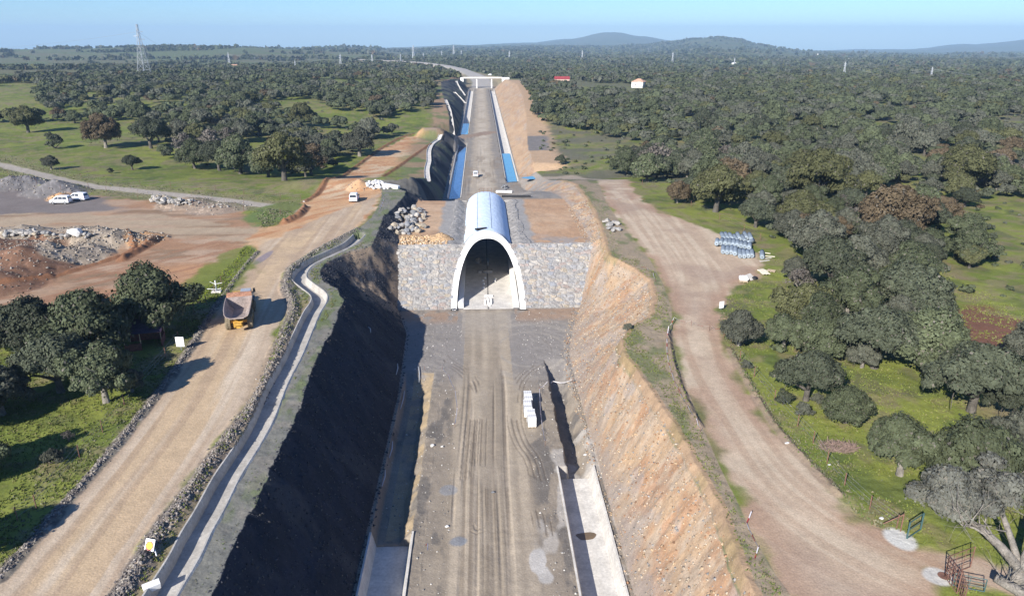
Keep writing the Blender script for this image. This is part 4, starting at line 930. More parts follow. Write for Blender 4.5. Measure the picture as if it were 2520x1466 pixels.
r = np.random.RandomState(18); X_ = -7.6-9*r.rand(1500); Y_ = 132.6+6.5*r.rand(1500); stones('rubble', X_, Y_, .08+.3*r.rand(1500)**3, [[.50,.34,.19],[.42,.27,.15],[.52,.42,.30]], 'orange rubble along the front edge of the left terrace', 7)
# heap of orange rubble on the left terrace
mb = MB(); nn = 18; rg = []
for j in range(8):
    q = 1-j/8.0; rg.append([(-8.9+2.6*q*math.cos(2*math.pi*k/nn)*(1+.15*math.sin(3*k)), 136.6+2.0*q*math.sin(2*math.pi*k/nn)*(1+.15*math.cos(2*k+j)), 9.2+1.5*(1-q)**.8+.12*math.sin(k*2.3+j*1.7)) for k in range(nn)])
mb.loft(rg, True); o = mb.build('rubble_heap', mat('orange_rubble', (.42,.28,.155), .95, noise=[(1.2,.25),(5,.3)], bump=.9, bscale=3), smooth=True); tag(o, 'small heap of orange rubble left of the tunnel tube', 'heap')
# ============================================================ white block packs on the railway bed
M['pack'] = None
m = mat('pack_blocks', (.80,.80,.78), .7); t_ = m.node_tree; bn = t_.nodes['Principled BSDF']
tc = t_.nodes.new('ShaderNodeTexCoord'); bt = t_.nodes.new('ShaderNodeTexBrick'); bt.offset = 0; bt.inputs['Scale'].default_value = 1; bt.inputs['Brick Width'].default_value = .26; bt.inputs['Row Height'].default_value = .22; bt.inputs['Mortar Size'].default_value = .012
bt.inputs['Color1'].default_value = (.80,.80,.78,1); bt.inputs['Color2'].default_value = (.74,.74,.73,1); bt.inputs['Mortar'].default_value = (.30,.30,.31,1)
sx = t_.nodes.new('ShaderNodeSeparateXYZ'); cx = t_.nodes.new('ShaderNodeCombineXYZ'); ad = t_.nodes.new('ShaderNodeMath'); ad.operation = 'ADD'
t_.links.new(tc.outputs['Object'], sx.inputs[0]); t_.links.new(sx.outputs[1], ad.inputs[0]); t_.links.new(sx.outputs[2], ad.inputs[1]); t_.links.new(sx.outputs[0], cx.inputs[0]); t_.links.new(ad.outputs[0], cx.inputs[1]); t_.links.new(cx.outputs[0], bt.inputs['Vector']); t_.links.new(bt.outputs['Color'], bn.inputs['Base Color']); M['pack'] = m
px0, py0, pz0 = hit(1311, 1054)
names_ = ['nearest', 'second', 'third', 'fourth', 'fifth', 'farthest']
for k, dx in enumerate((.0, -.05, -.32, -.34, -.12, -.15)):
    t = thing('block_pack', names_[k]+' pack of white blocks in the row beside the dark trench', 'block pack', (px0+dx-.1, py0+.65+k*1.26, pz0+.02), random.Random(k).uniform(-.04, .04), None)
    mb = MB()
    for q in (-.42, 0, .42): mb.box(q, 0, .06, .1, 1.1, .1)
    for q in (-.45, -.15, .15, .45): mb.box(0, q, .125, 1.05, .14, .03)
    mb.build('pallet', M['wood'], t); b = MB().box(0, 0, .80, 1.04, 1.12, 1.3).build('blocks', M['pack'], t); bevel(b.data, .015, 1)
    MB().box(0, 0, .81, 1.06, .03, 1.33).build('strap', M['dark'], t)
# ============================================================ barrier tape
def tape(pts, lab, h=.8, post=True, plain=False, posts_at=None):
    P = [Vector(hit(*p)) for p in pts]; t = thing('barrier_tape', lab, 'barrier tape', P[0][:])
    o0 = P[0]; r = random.Random(int(pts[0][0])); seg = []
    hh = [h*r.uniform(.5, 1.1) for _ in P]
    for i in range(len(P)-1):
        n_ = max(2, int((P[i+1]-P[i]).length/.8))
        for k in range(n_):
            f = k/n_; q = P[i].lerp(P[i+1], f); z_ = max(gz(q.x, q.y)+.05, q.z+(hh[i]*(1-f)+hh[i+1]*f)-.45*h*math.sin(math.pi*f)); seg.append(Vector((q.x, q.y, z_))-o0)
    seg.append(P[-1]+Vector((0, 0, hh[-1]))-o0)
    me = bpy.data.meshes.new('tape'); mb = MB()
    for i in range(len(seg)-1):
        a, b = seg[i], seg[i+1]; mb.add([a-Vector((0,0,.05)), b-Vector((0,0,.05)), b+Vector((.03,.03,.05)), a+Vector((.03,.03,.05))], [(0,1,2,3)])
    vs = []; fs = []
    for i, s_ in enumerate(seg): d_ = (seg[min(i+1, len(seg)-1)]-seg[max(i-1, 0)]); n2 = Vector((d_.y, -d_.x, 0)).normalized()*.04; vs += [s_-n2-Vector((0,0,.03)), s_+n2+Vector((0,0,.03))]
    fs = [(2*i, 2*i+1, 2*i+3, 2*i+2) for i in range(len(seg)-1)]
    me.from_pydata([tuple(v) for v in vs], [], fs); me.materials.append(M['tapewhite']); me.materials.append(M['tapered'])
    for i, p_ in enumerate(me.polygons): p_.material_index = 0 if plain else (1 if i % 3 == 1 else 0)
    link('tape', me, None, t)
    for i in (range(len(P)) if post else (posts_at or [])):
        MB().cyl((P[i]-o0)[:], ((P[i]-o0)+Vector((0, 0, hh[i]+.08)))[:], .025, 6).build('stake', M['rust'], t)
tape([(1483,492),(1586,498)], 'straight red and white tape stretched across the top of the service road', .9)
tape([(1640,840),(1644,812),(1657,791),(1700,803),(1745,814)], 'red and white tape climbing to a corner at the widening of the service road', .8)
tape([(1640,842),(1641,880),(1652,925),(1668,965),(1690,1005),(1712,1040),(1722,1062)], 'long tape trailing along the left verge of the service road', .5)
tape([(1745,814),(1771,818),(1780,830),(1798,840),(1818,846)], 'tape hanging in loops between the oaks right of the service road', .8)
tape([(1848,1262),(1836,1290),(1850,1318),(1865,1348),(1856,1376)], 'crumpled tape beside the service road near the bottom of the frame', .2)
tape([(1045,910),(1088,909),(1103,930),(1120,968),(1125,1010),(1119,1050)], 'pale tape running beside the tyre ruts left of the railway bed', .5, plain=True)
tape([(1408,944),(1360,945),(1327,962)], 'white tape crossing to the post behind the white block packs', .9, plain=True)
tape([(1327,965),(1330,1030),(1341,1096)], 'white tape along the dark trench right of the block packs', .9, plain=True)
tape([(272,460),(295,470),(322,466),(339,474),(364,478),(376,486),(396,489)], 'white tape sagging between stakes beside the farm track', 1.0, plain=True)
tape([(472,484),(500,488),(522,490),(552,499),(600,503)], 'white tape along the farm track right of the rubble bank', 1.0, plain=True)
tape([(1565,656),(1590,664),(1606,678),(1612,694)], 'short red and white tape on the crest of the ochre slope', .5)
tape([(1042,1345),(1052,1338),(1052,1356)], 'crumpled scrap of red and white tape near the left ditch', .15, False)
tape([(935,470),(945,492),(933,520)], 'pink tape on the edge of the dirt junction above the dark slope', .4)
# ============================================================ fences
def fence(pts, lab, hgt=1.3, wires=3, m='rust'):
    P = [Vector(hit(*p)) for p in pts]; o0 = P[0]; t = thing('wire_fence', lab, 'fence', o0[:])
    for p in P: MB().cyl((p-o0+Vector((0,0,-.2)))[:], (p-o0+Vector((0, 0, hgt)))[:], .045, 6).build('post', M[m], t)
    mb = MB()
    for k in range(wires): mb.tube([(p-o0+Vector((0, 0, hgt*(.3+.33*k))))[:] for p in P], .008, 3)
    mb.build('fence_wires', M['steel'], t)
fence([(1820,887),(1855,927),(1905,985),(1962,1048),(2000,1090),(2034,1140),(2077,1195),(2139,1252),(2205,1300)], 'wire fence on thin rusty posts along the right meadow')
fence([(1580,455),(1650,478),(1700,508),(1770,540),(1830,568),(1870,590)], 'wire fence between the service road and the olive oaks')
fence([(20,428),(90,452),(150,468),(218,462),(262,472),(340,492),(475,508),(600,520),(690,528)], 'wire fence on the near side of the farm track')
fence([(0,388),(60,400),(148,425),(200,438),(262,452),(345,455),(420,462),(530,470),(600,478),(690,488),(740,494)], 'wire fence on the far side of the farm track')
fence([(44,1280),(90,1250),(196,1124),(253,1063),(306,996),(408,880),(440,840)], 'leaning wire fence on the grass below the left bank of the haul road')
fence([(545,700),(528,722),(508,750),(478,770)], 'fence posts in the green strip beside the white marker')
# ============================================================ signs and markers
def put(t, u, v, rz=0): x, y, z = hit(u, v); t.location = (x, y, z); t.rotation_euler = (0, 0, rz); return t
t = put(thing('sign_board', 'blank white board on a post between the shed and the haul road', 'sign'), 446, 862, -.05)
MB().box(0, -.02, 1.15, 1.0, .04, 1.25).build('board', M['white'], t); MB().cyl((0,.05,-.3), (0,.05,1.6), .035, 8).build('post', M['galv'], t)
t = put(thing('speed_limit_sign', 'square white board with a yellow and red ringed 20 sign leaning on the rubble bank', 'road sign'), 371, 1352, -.28)
pl = bpy.data.objects.new('board', None)
bd = MB().box(0, 0, .45, .78, .03, .86, 0, -.5).build('board', M['white'], t)
def disc(r0, r1, m_, y_, nm):
    mb = MB(); n_ = 28; R = Matrix.Rotation(-.5, 3, 'X')
    if r0 == 0: mb.add([R @ Vector((r1*math.cos(2*math.pi*k/n_), y_, r1*math.sin(2*math.pi*k/n_)-.06))+Vector((0, 0, .45)) for k in range(n_)], [tuple(range(n_))])
    else: mb.rib([R @ Vector((r0*math.cos(2*math.pi*k/n_), y_, r0*math.sin(2*math.pi*k/n_)-.06))+Vector((0, 0, .45)) for k in range(n_+1)], [R @ Vector((r1*math.cos(2*math.pi*k/n_), y_, r1*math.sin(2*math.pi*k/n_)-.06))+Vector((0, 0, .45)) for k in range(n_+1)])
    mb.build(nm, M[m_], bd)
disc(0, .25, 'speedyellow', -.021, 'yellow_disc'); disc(.25, .33, 'signred', -.022, 'red_ring')
cu = bpy.data.curves.new('number', 'FONT'); cu.body = '20'; cu.size = .32; cu.align_x = 'CENTER'; cu.align_y = 'CENTER'; cu.extrude = .002
fo = bpy.data.objects.new('number_tmp', cu); COL.objects.link(fo); bpy.context.view_layer.update()
me = bpy.data.meshes.new_from_object(fo.evaluated_get(bpy.context.evaluated_depsgraph_get())); bpy.data.objects.remove(fo); me.materials.clear(); me.materials.append(M['signblack'])
no = link('number', me, None, bd); Rm = Matrix.Rotation(-.5, 4, 'X') @ Matrix.Translation((0, -.026, -.06)) @ Matrix.Rotation(math.pi/2, 4, 'X'); no.matrix_local = Matrix.Translation((0, 0, .45)) @ Rm
MB().cyl((.25, .1, .02), (.75, -.35, -.1), .045, 8).build('post', M['white'], t)
t = put(thing('white_marker', 'white post with crossed arms on a concrete foot beside the haul road', 'marker'), 533, 720, .1)
MB().box(0, 0, .12, 1.35, .8, .36).build('concrete_foot', M['concrete'], t); MB().cyl((0,0,.3), (0,0,1.9), .085, 10).build('post', M['white'], t)
MB().tube([(-.75,0,1.75), (-.05,0,1.35), (.95,0,1.5)], .035, 6).build('arm', M['white'], t); MB().tube([(-1.3,.1,.62), (0,.1,.5), (.7,.1,.62)], .045, 6).build('arm', M['white'], t)
t = put(thing('sign_board', 'small yellowish white sign at the edge of the grass above the looping tape', 'sign'), 1774, 762, .3); MB().box(0, 0, .75, .75, .04, 1.0).build('board', M['white'], t); MB().cyl((0,.05,-.2), (0,.05,.9), .03, 6).build('post', M['galv'], t)
# ============================================================ gates at the lower right
def gate(a, b, hgt, rails, m, lab, name='metal_gate', lift=.12, mids=2, rr_=.03):
    A, B = Vector(hit(*a)), Vector(hit(*b)); t = thing(name, lab, 'gate', A[:]); D = B-A; z0 = Vector((0, 0, lift)); H = Vector((0, 0, hgt))
    fr = MB().tube([z0[:], (z0+H)[:]], rr_*1.3, 6); fr.tube([(D+z0)[:], (D+z0+H)[:]], rr_*1.3, 6); fr.tube([z0[:], (D+z0)[:]], rr_, 6); fr.tube([(z0+H)[:], (D+z0+H)[:]], rr_, 6); fr.build('frame', M[m], t)
    for k in range(1, rails-1): f = k/(rails-1); MB().tube([(z0+H*f)[:], (D+z0+H*f)[:]], rr_*.8, 6).build('rail', M[m], t)
    for k in range(mids): f = (k+1)/(mids+1); MB().tube([(D*f+z0)[:], (D*f+z0+H)[:]], rr_*.6, 5).build('upright', M[m], t)
    return t
gate((2230,1327),(2264,1304),1.45,3,'green_paint','open dark green gate frame standing on a white concrete patch',mids=0,rr_=.05)
gate((2323,1421),(2386,1397),1.75,5,'rust','rusty five rail hurdle beside the service road bend',mids=2)
gate((2323,1421),(2353,1462),1.7,6,'rust','rusty hurdle seen edge on next to the round concrete pad',mids=4)
gate((2343,1442),(2420,1458),1.0,4,'green_paint','low dark green gate leaning behind the rusty hurdles',mids=1)
gate((2356,1450),(2368,1490),1.5,6,'rust','rusty hurdle cut off by the bottom edge of the frame',mids=3)
t = put(thing('corner_post', 'rusty braced corner post at the end of the meadow fence', 'post'), 2215, 1306); MB().cyl((0,0,-.2), (0,0,1.6), .05, 6).build('post', M['rust'], t); MB().cyl((-1.3,.3,.5), (0,0,1.5), .04, 6).build('brace', M['rust'], t)
x, y, z = hit(2328, 1421)
mb = MB(); hx, hy, hz = hit(2322, 1417); mb.add([(hx+.42*math.cos(k*math.pi/8), hy+.42*math.sin(k*math.pi/8), hz+.05) for k in range(16)], [tuple(range(16))]); tag(mb.build('manhole_cover', M['rust']), 'round rust brown cover in the middle of the white concrete pad', 'cover')
# ============================================================ rolls of wire mesh
def roll_xy(px_, py_): return ((2620+px_/6.373)*.6624, (840+py_/6.373)*.6624)
protoroll = None; rc = random.Random(9)
def roll(a, b, lab, group, up_=0.0):
    global protoroll
    A = hit(*roll_xy(*a)); B = hit(*roll_xy(*b)); A, B = Vector(A), Vector(B); D = B-A; L = min(max(D.length, 2.2), 4.2); D.z = 0; D.normalize()
    if protoroll is None:
        t = thing('mesh_roll', lab, 'mesh roll', (0,0,0), 0, group)
        mb = MB(); N_ = 20; rg = [[(rr_*math.cos(2*math.pi*k/N_), yy, rr_*math.sin(2*math.pi*k/N_)) for k in range(N_)] for yy, rr_ in ((.02, .08), (0, .3), (.03, .40), (1.0, .41), (2.0, .40), (2.97, .40), (3.0, .3), (2.98, .08))]
        mb.loft(rg, False); mb.build('rolled_mesh', M['roll'], t, smooth=True); c = MB().cyl((0,-.005,0), (0,.5,0), .085, 10).build('core_hole_shade', M['dark'], t); protoroll = t; first = True  # dark plug drawn for the shade inside the hollow roll end
    else: t = copy_tree(protoroll)
    t['label'] = lab; t['group'] = group
    C = (A+B)/2; s = A if True else C
    t.location = (A.x, A.y, A.z+.40+up_); t.rotation_euler = (0, 0, math.atan2(D.y, D.x)-math.pi/2); t.scale = (1, L/3.0, 1); return t
fr_ = [(410,665),(505,680),(600,680),(690,710),(815,770),(915,775),(1010,765),(1095,760)]; bk_ = [(415,530),(520,540),(615,540),(705,560),(800,600),(885,620),(980,640),(1090,625)]
ORD = ['first', 'second', 'third', 'fourth', 'fifth', 'sixth', 'seventh', 'eighth', 'ninth']
for k in range(8): roll(fr_[k], bk_[k], 'blue grey wire mesh roll, '+ORD[k]+' from the left in the nearest row', 'rolls of wire mesh')
fr_ = [(255,500),(345,490),(455,500),(550,520),(640,530),(735,540),(830,560),(920,580),(1020,600)]; bk_ = [(275,400),(390,390),(490,400),(580,400),(665,415),(755,440),(840,460),(935,470),(1040,500)]
for k in range(9): roll(fr_[k], bk_[k], 'blue grey wire mesh roll, '+ORD[k]+' from the left in the middle row', 'rolls of wire mesh', .25)
fr_ = [(440,370),(525,365),(620,370),(750,420),(800,370),(930,430),(965,350),(1080,380)]; bk_ = [(375,230),(460,225),(560,240),(665,280),(730,190),(835,250),(900,180),(1010,200)]
for k in range(8): roll(fr_[k], bk_[k], 'blue grey wire mesh roll, '+ORD[k]+' from the left in the far row', 'rolls of wire mesh', .1)
roll((980,470), (1110,420), 'roll of wire mesh lying crosswise at the right end of the stack', 'mesh roll lying crosswise', .2)
roll((1335,790), (1330,650), 'single roll of wire mesh lying apart among broken planks', 'mesh roll lying apart')
def pallet(u, v, rz, lab, m='pale_wood', tilt=0, dz=0):
    t = put(thing('pallet', lab, 'pallet'), u, v, rz); t.location.z += .05+dz; t.rotation_euler = (tilt, 0, rz)
    for q in (-.55, 0, .55): MB().box(q, 0, .06, .1, 1.2, .1).build('bearer', M[m], t)
    for k in range(6): MB().box(0, -.55+k*.22, .13, 1.25, .17, .03).build('slat', M[m], t)
    return t
def pxy(a, b): return roll_xy(a, b)
pallet(*pxy(1350,1070), .35, 'pale pallet lying behind the other two white pallets'); pallet(*pxy(1405,1150), .05, 'whitish pallet nearest to the service road', dz=.15); pallet(*pxy(1555,1075), -.55, 'wooden pallet at the right of the white pallets in the grass', 'wood'); pallet(*pxy(890,1320), -.2, 'pallet under the white wrapped bags at the road edge', 'wood')
t = put(thing('wrapped_bags', 'white plastic wrapped bags on a pallet at the edge of the service road', 'bags'), *pxy(895,1300), -.2); t.location.z += .2
b = MB().box(0, 0, .3, 1.35, 1.25, .55).build('wrap', M['white'], t); bevel(b.data, .12); MB().box(0, .1, .6, .5, .5, .12).build('loose_bag', M['tapewhite'], t)
o = MB().box(0, 0, .35, 1.5, 1.3, .04, .4, .5).build('plywood_sheet', M['concrete']); put(o, *pxy(1060,1250), .3); tag(o, 'tilted grey sheet leaning beside the white wrapped bags', 'board')
o = MB().box(0, 0, .2, .8, .7, .5, .4).build('scrap_heap', M['dark']); bevel(o.data, .1); put(o, *pxy(1165,1260), .3); tag(o, 'dark scrap bundle right of the tilted grey sheet', 'scrap')
for k, (a, b, rz) in enumerate([((1400,640), 0, -.6), ((1500,720), 0, -.4), ((1440,770), 0, .3), ((1400,830), 0, .35)]):
    o = MB().box(0, 0, .08, 2.0, .35, .06).build('plank', M['pale_wood' if k < 2 else 'concrete']); put(o, *pxy(*a), rz); tag(o, ('far', 'rightmost', 'middle', 'near')[k]+' broken plank beside the single mesh roll', 'plank')
# ============================================================ shed
t = put(thing('shed', 'small open shed with a dark purple lean-to roof darkened further for oak shade', 'shed'), 345, 862, .25)
for a, b, h in ((-1.6, 0, 2.1), (.2, 0, 2.2), (-1.6, 3.2, 2.5), (2.4, 3.2, 2.6), (2.4, .6, 2.3)): MB().cyl((a, b, -.2), (a, b, h), .05, 6).build('post', M['wood'], t)
MB().box(.4, 1.7, 2.5, 4.6, 4.0, .06, 0, .12).build('roof', M['shade_toned_purple_roof'], t); MB().box(-.7, 0, .45, 1.9, .15, .9).build('low_wall', M['shade_toned_red_brick'], t); MB().box(.4, 3.3, .9, 4.0, .1, 1.8).build('back_wall', M['shade_toned_red_brick'], t); MB().box(2.4, 1.9, .5, .1, 2.7, 1.0).build('side_wall', M['shade_toned_red_brick'], t)
# brush heap
rb = np.random.RandomState(8); x, y, z = hit(2062, 1100); mb = MB()
for k in range(420):
    a = rb.rand()*6.283; q = math.sqrt(rb.rand()); p = Vector((x+1.75*q*math.cos(a), y+1.0*q*math.sin(a), z+.45*(1-q)*rb.rand()+.03)); d = Vector((rb.normal(), rb.normal(), rb.normal()*.35)).normalized()*(.25+.4*rb.rand()); mb.tube([p-d, p+d], [.028, .012], 3, False)
tag(mb.build('brush_heap', M['brush']), 'heap of purplish cut brush lying on the right meadow', 'brush heap')
# ============================================================ pylons and power lines
def pylon(u, v, vt, lab, arms=True, big=False):
    D = None; x, y, z = (hit(u, v)); zc = float(proj(x, y, z)[2]); H = (v-vt)*zc/1800/.95
    t = thing('power_pylon', lab, 'pylon', (x, y, z), random.Random(int(u)).uniform(-.5, .5)); mb = MB(); n_ = 9 if big else 6; th = max(.10, zc*.00022)
    if not big: th = zc*.00020
    W = lambda f: H*(.085*(1-f)**1.3+.012)
    lv = [1-(1-k/n_)**1.25 for k in range(n_+1)]
    cs = [(-1,-1),(1,-1),(1,1),(-1,1)]
    for k in range(n_):
        f0, f1 = lv[k], lv[k+1]
        for j in range(4):
            a, b = cs[j], cs[(j+1) % 4]; p = lambda c, f: (c[0]*W(f), c[1]*W(f), f*H)
            mb.tube([p(a, f0), p(a, f1)], th*(1.2 if big else 1), 3, False); mb.tube([p(a, f0), p(b, f1)], th*.6, 3, False); mb.tube([p(b, f0), p(a, f1)], th*.6, 3, False); mb.tube([p(a, f1), p(b, f1)], th*.6, 3, False)
    mb.build('lattice_tower', M['galv'], t)
    for f, L, s in ([(.86, .12, 1), (.78, .13, -1), (.72, .14, 1)] if big else [(.86, .1, 0), (.74, .13, 0)]):
        for q in ((s,) if s else (-1, 1)):
            mb = MB(); mb.tube([(0, 0, f*H+.02*H), (q*L*H, 0, f*H)], th*.8, 3, False); mb.tube([(0, 0, f*H-.01*H), (q*L*H, 0, f*H)], th*.8, 3, False); mb.build('cross_arm', M['galv'], t)
    return Vector((x, y, z+H*.86))
T_ = {}
pys = [(357,190,75,'tall lattice pylon rising above the horizon at far left',1),(565,166,133,'pylon before the left hills, next after the tall one',0),(727,171,152,'small pylon left of the centre of the far wood',0),(839,167,137,'slender pylon second to the right of the small one on the far wood',0),
 (916,157,137,'pylon in the distance left of the railway curve',0),(986,152,135,'far pylon left of the white warehouse',0),(1018,149,116,'tall far pylon left of the white warehouse',0),(1042,147,133,'stubby pylon just in front of the white warehouse',0),(1087,142,128,'pylon at the end of the curving embankment',0),(1116,140,114.5,'tall pylon right above the curving embankment',0),(1135,138,126,'short pylon right of the tall one above the embankment',0),
 (1253,149,128,'pylon right of the railway below the blue mountains',0),(1432,152,128,'pylon standing below the blue mountain peak',0),(1654,157,132,'pylon in front of the rounded green hill',0),(1806,163,145,'small pylon near the white hut on the hillside',0),(2076,185,156,'pylon in the middle of the right hand forest',0),(2288,200,169,'rightmost pylon above the forest',0)]
for u, v, vt, lab, bg_ in pys: T_[u] = pylon(u, v, vt, lab, True, bool(bg_))
def cable(seq, r_, lab):
    mb = MB(); pts = []
    for a, b in zip(seq[:-1], seq[1:]):
        for k in range(12): f = k/12; q = a.lerp(b, f); q.z -= 4*f*(1-f)*(b-a).length*.03; pts.append(q)
    pts.append(seq[-1]); mb.tube([p[:] for p in pts], r_, 3, False); tag(mb.build('power_cable', M['galv']), lab, 'cable')
e_ = T_[2288]; cable([T_[1253], T_[1432], T_[1654], T_[2076], T_[2288], e_+Vector((330, -240, -12))], .10, 'long power cable strung across the right hand forest')
cable([T_[357]+Vector((-600, 200, 0)), T_[357], T_[565], T_[839]], .07, 'power cable running from the tall pylon over the left wood')
# ============================================================ far buildings
def house(u, v, L, W_, h, rz, roofm, wallm, lab, hip=False, name='farmhouse', cat='house', rh=1.8, wins=2):
    t = put(thing(name, lab, cat), u, v, rz); MB().box(0, 0, h/2-1, L, W_, h+2).build('wall', M[wallm], t)
    a, b, c = L/2+.4, W_/2+.4, (W_*.45 if hip else 0); mb = MB()
    mb.add([(-a,-b,h+.02),(a,-b,h+.02),(a,b,h+.02),(-a,b,h+.02),(-a+c,0,h+rh),(a-c,0,h+rh)], [(0,1,5,4),(2,3,4,5),(1,2,5),(3,0,4),(3,2,1,0)]); mb.build('roof', M[roofm], t)
    for k in range(wins): MB().box(-L/2+(k+1)*L/(wins+1), -W_/2-.02, h*.5, L*.09, .08, h*.35).build('window', M['glass'], t)
    return t
t = house(1382, 203, 12.5, 8, 2.8, .02, 'red_roof', 'wall_pink', 'barn with a bright red metal roof among the trees', name='barn', cat='barn', rh=2.2, wins=3)
t = house(1571, 216, 9.5, 9, 4.6, -.5, 'tile_roof', 'wall_white', 'white country house with a pinkish tiled roof in a forest clearing', True, rh=2.4)
MB().box(1.5, -5.2, 1.0, 7, 1.6, 2.2).build('terrace_wall', M['concrete'], t); MB().box(2.0, -4.8, 3.2, 3.0, 1.2, 2.8).build('porch', M['wall_white'], t)
house(1049, 139.5, 42, 14, 7, .1, 'wall_white', 'wall_white', 'long white warehouse on the horizon left of the railway curve', name='warehouse', cat='warehouse', rh=1.5, wins=4)
house(1030, 138, 18, 12, 6, .1, 'tile_roof', 'wall_white', 'small white building with a tiled roof left of the long warehouse', name='warehouse', cat='warehouse')
house(2092, 149, 17, 9, 4.5, .1, 'wall_white', 'wall_white', 'white farm building on the right hillside', wins=3)
house(2083, 155, 8, 6, 3, .1, 'wall_white', 'wall_white', 'tiny white hut below the farm on the right hillside', wins=1)
house(1805, 160, 8, 6, 3, .1, 'wall_white', 'wall_white', 'tiny white hut beside the small pylon', wins=1)
house(2014, 136, 12, 7, 4, .1, 'wall_white', 'wall_white', 'white hut high on the right hillside', wins=1)
house(2432, 147, 10, 6, 3, .1, 'wall_white', 'wall_white', 'white hut far to the right below the blue ridge', wins=1)
house(575, 168, 11, 7, 3.5, .1, 'tile_roof', 'wall_white', 'small house with a tiled roof beyond the left wood', wins=1)
house(543, 111, 9, 6, 3.5, .1, 'wall_white', 'wall_white', 'white farmhouse on the skyline of the left hills', wins=1)
# hanging net ends on the dark slope
for k, (a, b) in enumerate([((906,808),(912,822)), ((978,898),(975,925)), ((1029,905),(1031,945)), ((995,965),(985,1010)), ((966,1090),(958,1130)), ((948,1160),(940,1200))]):
    A, B = Vector(hit(*a)), Vector(hit(*b)); d = Vector((.25, .15, .5)); mb = MB(); c = A
    mb.tube([(A-c+Vector((0,0,.25)))[:], ((A+B)/2-c+Vector((.15,0,.4)))[:], (B-c+Vector((0,0,.25)))[:]], [.05,.08,.05], 6); o = mb.build('net_roll', M['galv'], None, A); tag(o, ('uppermost', 'second', 'third', 'fourth', 'fifth', 'lowest')[k]+' loose end of slope netting on the dark cutting', 'netting')
# litter
for k, (u, v, s, lab) in enumerate([(1100,1296,.35,'white rag on the left side of the railway bed'), (1115,1044,.22,'white bucket beside the pale tape'), (2168,1277,.3,'white bag beside the meadow fence'), (2040,1145,.2,'white scrap under the meadow fence'), (1935,1092,.35,'pale plastic sheet on the verge of the service road'), (1065,1097,.5,'flat pale stone at the edge of the left trench'), (1088,1100,.3,'white stone beside the left trench'), (500,706,.25,'white stone by the concrete marker'), (1213,1212,.35,'blue grey stone on the middle of the railway bed'), (748,497,.35,'white post stub at the corner of the dirt junction'), (1440,1120,.35,'pale stone beside the head of the right trench')]):
    x, y, z = hit(u, v); o = bpy.data.objects.new('debris', [m_ for n_, m_ in RK if n_ == ('stone_blue' if 'blue' in lab else 'stone_white')][k % 8]); COL.objects.link(o); o.location = (x, y, z+.1); o.scale = (s*1.6, s, s); tag(o, lab, 'debris')
# ------------------------------------------------------------ trees
rng = np.random.RandomState(7)
LEAF = {'oak':[.070,.082,.045], 'grey':[.082,.086,.064], 'brown':[.092,.070,.043], 'olive':[.080,.083,.038], 'dark':[.056,.064,.041], 'bare':[.125,.11,.095]}
def crown_lobes(r, R=1.0, H=1.0, n=11, flat=.62):
    """lobe centres and radii for a crown of radius R, height about H, base at z=0"""
    L = [(0, 0, H*.55, R*.55)]
    for k in range(n):
        a = 2*math.pi*(k+r.rand()*.7)/n; q = R*(.40+.28*r.rand()); zz = H*(.20+.46*r.rand())
        L.append((q*math.cos(a), q*math.sin(a), zz, R*(.26+.15*r.rand())))
    for k in range(max(3, n//2)):
        a = 2*math.pi*r.rand(); q = R*.35*r.rand(); L.append((q*math.cos(a), q*math.sin(a), H*(.62+.16*r.rand()), R*(.25+.12*r.rand())))
    out = []
    for (x_, y_, z_, q) in L:
        out.append((x_, y_, z_, q*.92))
        for k in range(7):
            d = r.normal(size=3); d[2] = abs(d[2])*.9-.25; d /= np.linalg.norm(d); s_ = q*(.34+.2*r.rand())
            out.append((x_+d[0]*q*.78, y_+d[1]*q*.78, z_+d[2]*q*.66, s_))
    return out
def leaf_cloud(r, lobes, nf, size, base, flat=.8):
    L = np.array(lobes); w_ = L[:, 3]**2; w_ /= w_.sum()
    i = r.choice(len(L), nf, p=w_); d = r.normal(size=(nf, 3)); d[:, 2] = np.where(d[:, 2] < -.3, -d[:, 2]*.6, d[:, 2]); d /= np.linalg.norm(d, axis=1)[:, None]
    rad = L[i, 3]*(1-.35*r.rand(nf)**2.2)*(1+.12*r.normal(size=nf))
    P = L[i, :3]+d*rad[:, None]*np.array([1, 1, flat])
    n = d+r.normal(size=(nf, 3))*.30; n /= np.linalg.norm(n, axis=1)[:, None]
    a = np.cross(n, r.normal(size=(nf, 3))); a /= np.linalg.norm(a, axis=1)[:, None]; b = np.cross(n, a)
    s = size*(.55+.9*r.rand(nf))[:, None]
    V = np.stack([P-a*s-b*s*.5, P+a*s*.8-b*s*.6, P+a*s+b*s*.6, P-a*s*.6+b*s*.7], 1).reshape(-1, 3)
    lob = (.82+.36*r.rand(len(L)))[i]; c = np.array(base)[None]*(lob*(.82+.36*r.rand(nf)))[:, None]
    c = np.where((r.rand(nf) < .03)[:, None], np.array([.12,.11,.09])[None], c)
    return V, np.repeat(c, 4, 0)
def limb(mb, p, d, L, r0, r, depth, n=6):
    pts = [p]; rs = [r0]; q = Vector(p); d = Vector(d).normalized()
    for k in range(3):
        d = (d+Vector(r.normal(size=3))*.16).normalized(); q = q+d*L/3; pts.append(q.copy()); rs.append(r0*(1-.22*(k+1)))
    mb.tube(pts, rs, n)
    if depth > 0:
        for k in range(3 if depth > 1 else 2):
            e = (d+Vector(r.normal(size=3))*.55+Vector((0,0,.12))).normalized()
            limb(mb, pts[-1 if k < 2 else -2], e, L*.68, rs[-1]*.8, r, depth-1, max(4, n-1))
